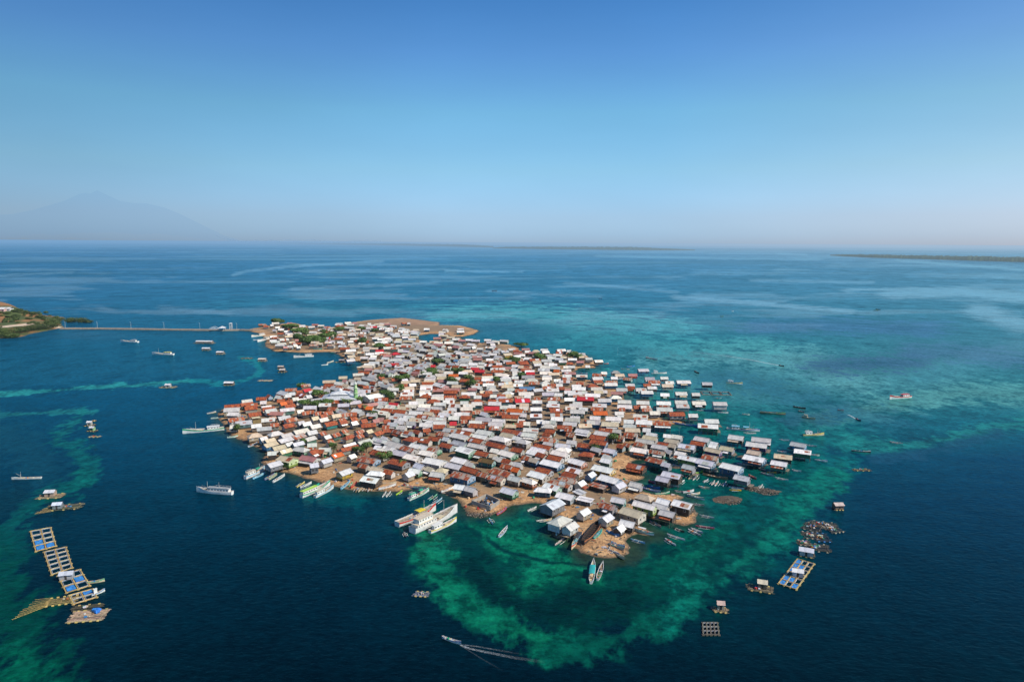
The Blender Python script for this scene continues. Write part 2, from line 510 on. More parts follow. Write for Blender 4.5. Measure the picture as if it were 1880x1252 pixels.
# ---------------------------------------------------------------- the island: shore lines surveyed from the photo
SHORE = [(452,606),(490,599),(500,596),(540,593),(572,600),(600,604),(622,598),(645,592),(690,587),(738,584),(775,588),(806,592),
 (806,597),(845,598),(868,603),(880,608),(868,614),(850,618),(830,619),(812,613),(790,613),(768,616),(770,624),(788,630),
 (806,622),(826,622),(846,620),(852,628),(874,631),(896,628),(930,632),(956,637),(950,643),(970,648),(1022,650),(1048,646),(1076,652),(1086,660),
 (1100,668),(1094,676),(1060,676),(1052,684),(1054,694),(1080,698),(1105,700),(1120,712),(1146,716),(1150,740),(1168,752),
 (1192,764),(1230,770),(1262,773),(1258,779),(1200,780),(1176,792),(1180,806),(1192,826),(1186,842),(1160,846),(1150,856),(1158,868),
 (1186,874),(1184,880),(1160,884),(1150,892),(1178,902),(1200,908),(1240,906),(1262,914),(1250,919),(1268,924),(1276,932),(1282,942),(1272,956),
 (1256,964),(1225,958),(1196,952),(1178,956),(1182,966),(1200,978),(1192,984),(1172,980),(1156,984),(1146,992),(1150,1004),
 (1152,1016),(1138,1023),(1112,1026),(1086,1021),(1066,1013),(1056,1002),(1060,990),(1048,984),(1028,987),(1014,980),(1034,968),
 (1040,958),(1018,948),(996,946),(984,934),(1000,927),(980,923),(960,926),(938,929),(918,940),(899,945),(876,945),(858,938),(853,930),
 (840,918),(822,909),(798,899),(776,894),(735,902),(700,902),(668,902),(636,900),(611,893),(584,885),(556,876),(534,868),(508,864),(486,862),
 (480,850),(484,834),(474,822),(452,812),(438,806),(424,800),(412,788),(404,772),(402,758),(410,752),(432,746),(462,741),(484,736),(520,726),(558,716),(590,712),
 (640,697),(664,690),(656,676),(668,668),(654,664),(634,660),(620,650),(604,646),(560,648),(504,645),(486,636),(490,622),(474,612),(462,609)]
# small mud banks beside the outer stilt houses: x, y, rx, ry
BANKS = [(1338,832,14,3),(1190,852,16,3),(1218,873,12,3),(1382,896,18,3.2),(1415,902,20,2.6),(1335,917,28,7),(1242,858,9,2),
         (1290,842,10,2),(1180,735,14,2),(1366,838,14,2)]
shoreW = [tuple(P(x, y)[:2]) for x, y in SHORE]


def island_height(X, Y):
    s = sdist(X, Y, shoreW)
    n = fbm(X * 0.05, Y * 0.05, 4) - 0.5
    n2 = fbm(X * 0.4, Y * 0.4, 3) - 0.5
    s = s + n * 5 + n2 * 1.6
    h = np.where(s > 0, 1.15 * (1 - np.exp(-s / 4.0)), s * 0.22)
    h = h + n2 * 0.25 * sstep(-1, 2, s) + n * 0.5 * sstep(2, 10, s)
    cx, cy = chart(X, Y)
    for bx, by, rx, ry in BANKS:
        q = 1 - np.hypot((cx - bx) / rx, (cy - by) / ry) + n2 * 0.5
        h = np.maximum(h, np.clip(q * 1.0, -1.2, 0.42))
    return h


xs = [p[0] for p in shoreW]; ys = [p[1] for p in shoreW]


def ground_z(x, y):
    return float(island_height(np.array([[float(x)]]), np.array([[float(y)]]))[0, 0])


def build_island():
    # spacing grows with y: the far end is not needed as fine
    yy = [min(ys) - 12]
    while yy[-1] < max(ys) + 20: yy.append(yy[-1] + 0.9 + max(0, (yy[-1] - 250)) * 0.0028)
    xx = np.arange(min(xs) - 12, max(xs) + 90, 1.5)
    X, Y = np.meshgrid(xx, np.array(yy), indexing='ij')
    H = island_height(X, Y)
    c = np.zeros(X.shape + (4,))
    # village lanes: darker earth away from the beaches
    s = sdist(X, Y, shoreW)
    d = fbm(X * 0.11, Y * 0.11, 4)
    cx, cy = chart(X, Y)
    inner = sstep(6, 22, s + (d - 0.5) * 10) * (1 - sstep(0.35, 0.7, np.exp(-((cx - 770) / 60) ** 2 - ((cy - 590) / 7) ** 2)))
    c[..., 0] = 0.16 + 0.1 * d; c[..., 1] = 0.115 + 0.07 * d; c[..., 2] = 0.07 + 0.04 * d
    for bx, by, rx, ry in BANKS:
        qb = sstep(1.8, 1.2, np.hypot((cx - bx) / rx, (cy - by) / ry))
        for k, v in enumerate((0.07, 0.055, 0.04)):
            c[..., k] = c[..., k] * (1 - qb) + v * (0.6 + d) * qb
        inner = np.maximum(inner, qb * 1.2)
    c[..., 3] = inner * 0.8
    # flat brown drying ground at the far corner
    q = sstep(1.25, 0.8, np.hypot((cx - 765) / 75, (cy - 590) / 8)) * 0.7
    for k, v in enumerate((0.33, 0.20, 0.13)):
        c[..., k] = c[..., k] * (1 - q) + v * (0.55 + 0.9 * d) * q
    c[..., 3] = np.maximum(c[..., 3], q)
    o = grid_mesh('island_ground', X, Y, H, M_GROUND, keep=H > -0.35, col=c)
    tag(o, kind='structure')


build_island()


# ---------------------------------------------------------------- the sea
def lin(c):
    c = np.array(c, float) / 255.0
    return np.where(c <= 0.04045, c / 12.92, ((c + 0.055) / 1.055) ** 2.4)


# base colour stations (chart x, chart y, sRGB of the open water, near-to-far sky reflection gradient painted in)
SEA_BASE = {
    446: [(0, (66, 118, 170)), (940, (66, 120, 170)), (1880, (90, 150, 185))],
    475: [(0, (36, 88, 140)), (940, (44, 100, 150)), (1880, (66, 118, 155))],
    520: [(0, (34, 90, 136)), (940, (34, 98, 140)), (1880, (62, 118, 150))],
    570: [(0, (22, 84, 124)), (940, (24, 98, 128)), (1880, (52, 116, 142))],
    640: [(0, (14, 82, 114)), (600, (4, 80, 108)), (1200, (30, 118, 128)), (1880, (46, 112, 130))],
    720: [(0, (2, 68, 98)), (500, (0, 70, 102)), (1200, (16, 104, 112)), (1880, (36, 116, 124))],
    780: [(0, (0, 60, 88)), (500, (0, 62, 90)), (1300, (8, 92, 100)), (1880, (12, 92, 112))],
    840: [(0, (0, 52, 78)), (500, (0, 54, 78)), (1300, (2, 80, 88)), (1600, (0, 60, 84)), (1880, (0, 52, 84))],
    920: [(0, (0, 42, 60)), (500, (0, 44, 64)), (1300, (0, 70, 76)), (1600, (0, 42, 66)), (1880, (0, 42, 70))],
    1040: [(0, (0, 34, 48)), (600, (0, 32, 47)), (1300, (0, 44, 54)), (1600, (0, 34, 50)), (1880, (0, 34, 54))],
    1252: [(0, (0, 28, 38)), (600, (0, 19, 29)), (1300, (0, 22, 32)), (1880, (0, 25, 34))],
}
# shallows, weed beds and channels: (points, radius, colour, strength, raggedness, vertical squash)
SEA = [
 # east flat
 ([(1180,720),(1400,700),(1700,690)], 150, (62,134,144), .8, .4, 2.2),
 ([(1200,650),(1480,660),(1560,700)], 70, (80,152,158), .78, .7, 2.4),
 ([(1500,770),(1620,745),(1760,720),(1880,725)], 60, (76,150,150), .8, .8, 2.4),
 ([(1260,760),(1380,780),(1480,800),(1560,812)], 90, (16,112,112), .8, .6, 2.0),
 ([(1330,850),(1450,870),(1530,850)], 70, (4,104,108), .8, .7, 1.7),
 ([(1300,640),(1390,632)], 60, (66,158,160), .6, .9, 3.0),
 ([(1520,672),(1600,668),(1670,664)], 56, (50,88,118), .95, .9, 2.6),
 ([(1400,600),(1550,598),(1690,604)], 74, (54,100,142), .9, .7, 4.0),
 ([(1680,645),(1800,650),(1880,662)], 64, (58,100,134), .8, .9, 3.0),
 ([(1450,770),(1520,765)], 34, (36,84,104), .75, 1.1, 2.0),
 ([(1320,690),(1500,735),(1660,780)], 44, (30,90,112), .65, 1.2, 2.0),
 ([(1560,812),(1640,818),(1740,806),(1830,786),(1880,775)], 26, (30,128,124), .65, .9, 1.6),
 ([(1600,845),(1690,832),(1770,812),(1835,796)], 17, (22,66,92), .85, .8, 1.4),
 # north flats
 ([(820,578),(960,574),(1120,588),(1240,602)], 64, (66,156,166), .85, .6, 3.0),
 ([(1000,600),(1120,620),(1250,640)], 60, (50,142,150), .7, .7, 2.5),
 ([(600,570),(760,566)], 60, (40,118,140), .6, .7, 4.0),
 ([(890,604),(950,602),(990,608)], 60, (40,98,120), .8, .9, 3.6),
 ([(1090,632),(1180,648)], 40, (36,112,126), .5, .9, 3.5),
 ([(420,560),(560,548)], 60, (40,116,146), .4, .7, 5.0),
 # west
 ([(0,690),(150,680),(330,675),(450,668)], 70, (18,84,112), .5, .6, 2.2),
 ([(0,722),(100,716),(210,709),(300,702),(350,700)], 6, (40,150,150), .8, .9, 1.0),
 ([(350,700),(410,703),(455,697),(478,682),(470,664),(440,656)], 6, (20,126,134), .7, .9, 1.0),
 ([(0,762),(60,758),(130,755),(175,758)], 8, (28,122,126), .8, .9, 1.3),
 ([(150,765),(122,790),(104,812)], 15, (20,118,114), .62, 1.2, 1.0),
 ([(0,800),(60,830),(90,860)], 75, (14,66,84), .6, .8, 1.6),
 ([(104,812),(150,835),(162,862),(148,885)], 22, (8,100,96), .68, 1.3, 1.0),
 ([(148,885),(95,912),(45,942),(0,985)], 23, (4,92,86), .7, 1.3, 1.0),
 ([(0,930),(40,905)], 26, (4,44,56), .6, .9, 1.0),
 ([(0,985),(30,1010),(10,1060)], 34, (0,68,64), .8, .9, 1.0),
 ([(10,1100),(40,1160),(60,1252)], 80, (0,66,54), .85, 1., 1.0),
 ([(0,1250),(30,1230)], 70, (2,98,76), .7, 1.1, 1.0),
 ([(600,905),(650,915),(640,905)], 40, (0,84,88), .6, .9, 1.5),
 # south shelf
 ([(860,1000),(960,1060),(1060,1090),(1250,1040),(1380,940)], 135, (0,66,56), .97, .3, 1.1),
 ([(900,1090),(1060,1140),(1180,1120)], 70, (0,46,44), .8, .8, 1.2),
 ([(1260,960),(1330,930),(1400,900)], 60, (2,84,80), .7, .8, 1.2),
 ([(1180,930),(1290,900),(1340,960)], 70, (4,98,88), .85, .8, 1.2),
 ([(960,960),(990,975)], 58, (4,96,80), .8, .8, 1.1),
 ([(900,965),(970,1010),(1050,1050),(1090,1060)], 44, (8,116,88), .95, .9, 1.2),
 ([(1200,1040),(1290,1010),(1330,960)], 50, (4,98,80), .9, .9, 1.2),
 ([(1150,1080),(1250,1060)], 60, (0,72,58), .8, .8, 1.2),
 ([(930,1075),(962,1085),(978,1080)], 30, (6,110,84), .9, .9, 1.2),
 ([(850,1030),(890,1070),(960,1120),(1060,1130),(1150,1120)], 46, (0,36,34), .9, .8, 1.1),
 ([(1060,1090),(1110,1105),(1160,1100)], 46, (0,32,30), .8, .8, 1.1),
 ([(830,985),(860,1000)], 26, (0,56,52), .7, .8, 1.),
 ([(1060,1135),(1200,1120),(1240,1080)], 34, (0,58,50), .6, 1.1, 1.1),
 ([(1330,1000),(1400,940)], 40, (0,76,70), .7, .9, 1.1),
 ([(1400,905),(1470,880)], 40, (2,92,94), .7, .9, 1.3),
 ([(1290,930),(1390,930),(1460,880)], 85, (2,84,82), .7, .9, 1.3),
 ([(1400,1000),(1440,960),(1490,920)], 60, (0,70,76), .6, .9, 1.0),
 ([(782,960),(792,1010),(815,1060),(845,1105),(905,1138),(965,1164),(1020,1184)], 38, (6,108,84), .98, .7, 1.0),
 ([(1020,1184),(1075,1190),(1120,1176),(1178,1152),(1228,1130)], 32, (3,84,70), .9, .9, 1.0),
 ([(1228,1130),(1262,1095),(1285,1062),(1342,1050),(1392,1005),(1431,972),(1460,938),(1495,908),(1530,880)], 38, (6,108,94), .95, .7, 1.0),
 # trench lines
 ([(856,965),(880,985)], 7, (0,42,42), .8, .5, 1.),
 ([(896,993),(925,1010),(960,1022),(1005,1030)], 4.5, (0,36,38), .9, .4, 1.),
 ([(1012,1032),(1050,1035),(1078,1037)], 4, (0,38,38), .9, .4, 1.),
 ([(1172,1033),(1200,1025)], 4.5, (0,50,46), .7, .5, 1.),
 ([(1208,1019),(1240,1008)], 5, (0,44,42), .8, .5, 1.),
 ([(1254,1002),(1276,993)], 5, (0,50,48), .8, .5, 1.),
 # silty shallows round the point
 ([(1062,1020),(1110,1036),(1160,1026),(1175,1000)], 22, (34,44,36), .75, .6, 1.),
 ([(1190,980),(1212,990)], 16, (30,50,42), .6, .7, 1.),
 ([(1020,985),(1045,992)], 14, (26,48,38), .6, .7, 1.),
 ([(850,945),(900,955),(940,940)], 14, (20,52,54), .6, .6, 1.),
 ([(1180,850),(1200,862)], 30, (14,66,56), .6, .8, 1.6),
]
# slicks: calmer streaks, the pale horizon's reflection also painted into their colour
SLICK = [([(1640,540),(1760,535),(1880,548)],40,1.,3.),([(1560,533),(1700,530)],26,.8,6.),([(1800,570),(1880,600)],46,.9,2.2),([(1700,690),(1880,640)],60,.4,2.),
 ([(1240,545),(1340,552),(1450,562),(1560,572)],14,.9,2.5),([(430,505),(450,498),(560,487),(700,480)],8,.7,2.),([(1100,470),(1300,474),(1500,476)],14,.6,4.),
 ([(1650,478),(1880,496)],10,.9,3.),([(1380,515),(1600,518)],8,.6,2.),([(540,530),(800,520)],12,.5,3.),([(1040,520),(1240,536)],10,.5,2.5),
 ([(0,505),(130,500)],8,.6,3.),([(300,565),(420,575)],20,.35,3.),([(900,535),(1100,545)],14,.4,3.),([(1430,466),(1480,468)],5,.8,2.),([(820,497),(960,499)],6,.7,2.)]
# wakes: polyline, start half width m, end half width m, foam strength start, end
WAKES = [([(845, 1184), (862, 1190), (885, 1195), (915, 1201), (945, 1207), (1000, 1215)], .3, .7, .6, 0.), ([(845, 1183), (875, 1186), (915, 1193), (960, 1201)], .2, .4, .35, 0.),
 ([(850, 1187), (880, 1206), (925, 1232)], .15, .3, .12, 0.), ([(1431, 671), (1405, 666), (1380, 661), (1330, 653), (1250, 644)], .7, 2.2, 1.2, 0.),
 ([(1571, 769), (1563, 764), (1556, 761)], .5, .9, 1., .5)]


def polydist(cx, cy, pts, sq):
    d = np.full(cx.shape, 1e9)
    if len(pts) == 1: pts = pts * 2
    for (a, b), (c, e) in zip(pts[:-1], pts[1:]):
        d = np.minimum(d, seg_dist(cx, cy * sq, a, b * sq, c, e * sq))
    return d


def sea_colour(X, Y):
    cx, cy = chart(X, Y)
    rng = np.hypot(X, Y)
    # ragged edges: plan noise near, log-range noise far away
    near = sstep(1500, 500, rng)
    lx, ly = np.arctan2(X, Y) * 60, np.log(rng) * 60
    nz = (fbm(X * 0.085, Y * 0.055, 6, 0.64) - 0.5) * near + (fbm(lx * 0.7, ly * 1.6, 4) - 0.5) * (1 - near)
    nz2 = (fbm(X * 0.3 + 40, Y * 0.2, 5, 0.7) - 0.5) * near + (fbm(lx * 2, ly * 6, 3) - 0.5) * (1 - near)
    wx = cx + (fbm(lx * .8 + 9, ly * .8, 3) - 0.5) * 12
    wy = cy + (fbm(lx * .8, ly * .8 + 31, 3) - 0.5) * 8 * np.clip((cy - 440) / 250, 0.04, 1)
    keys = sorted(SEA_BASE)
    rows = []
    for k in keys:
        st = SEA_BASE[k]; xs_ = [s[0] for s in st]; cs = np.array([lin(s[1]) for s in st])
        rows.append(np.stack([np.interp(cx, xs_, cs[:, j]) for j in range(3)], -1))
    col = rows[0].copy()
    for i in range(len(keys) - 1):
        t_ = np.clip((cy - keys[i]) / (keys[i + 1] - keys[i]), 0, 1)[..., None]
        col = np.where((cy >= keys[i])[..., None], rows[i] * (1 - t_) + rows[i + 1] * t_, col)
    for pts, r, c, s, rag, sq in SEA:
        d = polydist(wx, wy, pts, sq)
        mk = sstep(-0.05, 0.82, 1 - d / r + (nz * 3.4 + nz2 * 2.2) * rag * np.clip(1.25 - np.abs(1 - d / r - 0.3), 0, 1)) * s
        mk = np.where(d < r * 1.9, mk, 0)
        col = col * (1 - mk[..., None]) + lin(c) * mk[..., None]
    # broad mottling of the bottom
    shal = sstep(0.03, 0.1, col[..., 1])
    mott = 1 + (nz * 1.5 + nz2 * 1.3) * (0.35 + 0.65 * shal)
    # ragged weed over everything shallow
    weed = sstep(0.02, 0.16, nz2 * 0.8 + nz * 0.6) * sstep(0.02, 0.09, col[..., 1])[...] * np.interp(cy, [600, 800, 900], [0.16, 0.3, 0.45])
    weed *= sstep(520, 620, cy)
    col = col * (1 - weed[..., None] * np.array([0.75, 0.5, 0.42]))
    col = col * mott[..., None]
    # shelf close to the shore
    box = (cx > 380) & (cx < 1420) & (cy > 575) & (cy < 1080)
    s = np.full(X.shape, -1e9)
    s[box] = sdist(X[box], Y[box], shoreW)
    sh = sstep(-9, 0, s + nz * 9) * 0.55
    col = col * (1 - sh[..., None]) + lin((52, 66, 46)) * sh[..., None]
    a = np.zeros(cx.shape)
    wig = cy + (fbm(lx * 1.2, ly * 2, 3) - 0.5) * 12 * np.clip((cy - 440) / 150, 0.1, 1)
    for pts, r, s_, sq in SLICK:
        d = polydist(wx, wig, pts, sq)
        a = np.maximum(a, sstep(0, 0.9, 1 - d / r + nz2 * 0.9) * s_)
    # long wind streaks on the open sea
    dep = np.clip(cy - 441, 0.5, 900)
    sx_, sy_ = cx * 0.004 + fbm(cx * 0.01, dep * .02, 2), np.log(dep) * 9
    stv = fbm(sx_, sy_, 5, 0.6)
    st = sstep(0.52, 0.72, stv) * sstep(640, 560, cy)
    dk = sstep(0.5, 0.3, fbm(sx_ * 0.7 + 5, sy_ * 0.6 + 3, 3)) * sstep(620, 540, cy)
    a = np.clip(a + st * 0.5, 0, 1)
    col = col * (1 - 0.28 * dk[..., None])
    col = col + a[..., None] * np.array([0.15, 0.175, 0.18]) * sstep(700, 560, cy)[..., None]  # paints the reflected horizon into the colour of slicks and streaks
    return np.clip(col, 0, 1), a


SEA_GAIN = 0.90


def build_sea():
    th = np.concatenate([np.linspace(-180, -46, 40)[:-1], np.linspace(-46, 46, 1150), np.linspace(46, 180, 40)[1:]])
    r1 = np.exp(np.linspace(math.log(120), math.log(2600), 760))
    r2 = np.exp(np.linspace(math.log(2600), math.log(250000), 330))[1:]
    rr = np.concatenate([[0.5, 60, 100], r1, r2])
    T, Rr = np.meshgrid(np.radians(th), rr, indexing='ij')
    X = np.sin(T) * Rr; Y = np.cos(T) * Rr
    C = np.zeros(X.shape + (4,)); C[..., :3] = lin((0, 40, 58))
    ok = (np.abs(T) < R(47)) & (Rr > 110)
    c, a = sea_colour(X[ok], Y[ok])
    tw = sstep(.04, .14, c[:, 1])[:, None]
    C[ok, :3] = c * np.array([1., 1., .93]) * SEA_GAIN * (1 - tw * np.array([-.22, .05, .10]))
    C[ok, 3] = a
    o = grid_mesh('sea_water', X, Y, np.zeros(X.shape), M_WATER, col=C)
    tag(o, kind='structure')


build_sea()


def build_wakes():
    t = NT('wake_foam'); a = t.attr(); pos = t.n('NewGeometry').outputs['Position']
    n = t.noise(1.6, 5, pos, 0.7)
    k = t.math('MULTIPLY', t.math('SUBTRACT', n.outputs[0], 0.36), 3.2)
    k = t.math('MINIMUM', t.math('MAXIMUM', t.math('MULTIPLY', k, a.outputs['Alpha']), 0.0), 0.85)
    df = t.n('BsdfDiffuse'); df.inputs[0].default_value = (.7, .78, .8, 1); tr = t.n('BsdfTransparent'); mx = t.n('MixShader')
    t.t.nodes.remove(t.b); t.L(k, mx.inputs[0]); t.L(tr.outputs[0], mx.inputs[1]); t.L(df.outputs[0], mx.inputs[2]); t.L(mx.outputs[0], t.out.inputs[0])
    for pts, w0, w1, s0, s1 in WAKES:
        W = [P(x, y, 0) for x, y in pts]; fine = []
        for p, q in zip(W[:-1], W[1:]):
            for i in range(12): fine.append(p.lerp(q, i / 12))
        fine.append(W[-1]); N = len(fine); m_ = MB()
        for i in range(N - 1):
            u = i / (N - 1); v = (i + 1) / (N - 1)
            d = (fine[i + 1] - fine[i]).normalized(); nn_ = Vector((-d.y, d.x, 0))
            for s in (-1, 1):
                wa, wb = w0 + (w1 - w0) * u, w0 + (w1 - w0) * v
                al = (s0 + (s1 - s0) * u) * 1.0
                q = [fine[i], fine[i + 1], fine[i + 1] + nn_ * s * wb, fine[i] + nn_ * s * wa]
                q = [x + Vector((0, 0, .02)) for x in q]
                m_.face(q if s > 0 else q[::-1], (1, 1, 1, al))
        tag(m_.build('wake_foam', t.m), kind='structure')


build_wakes()

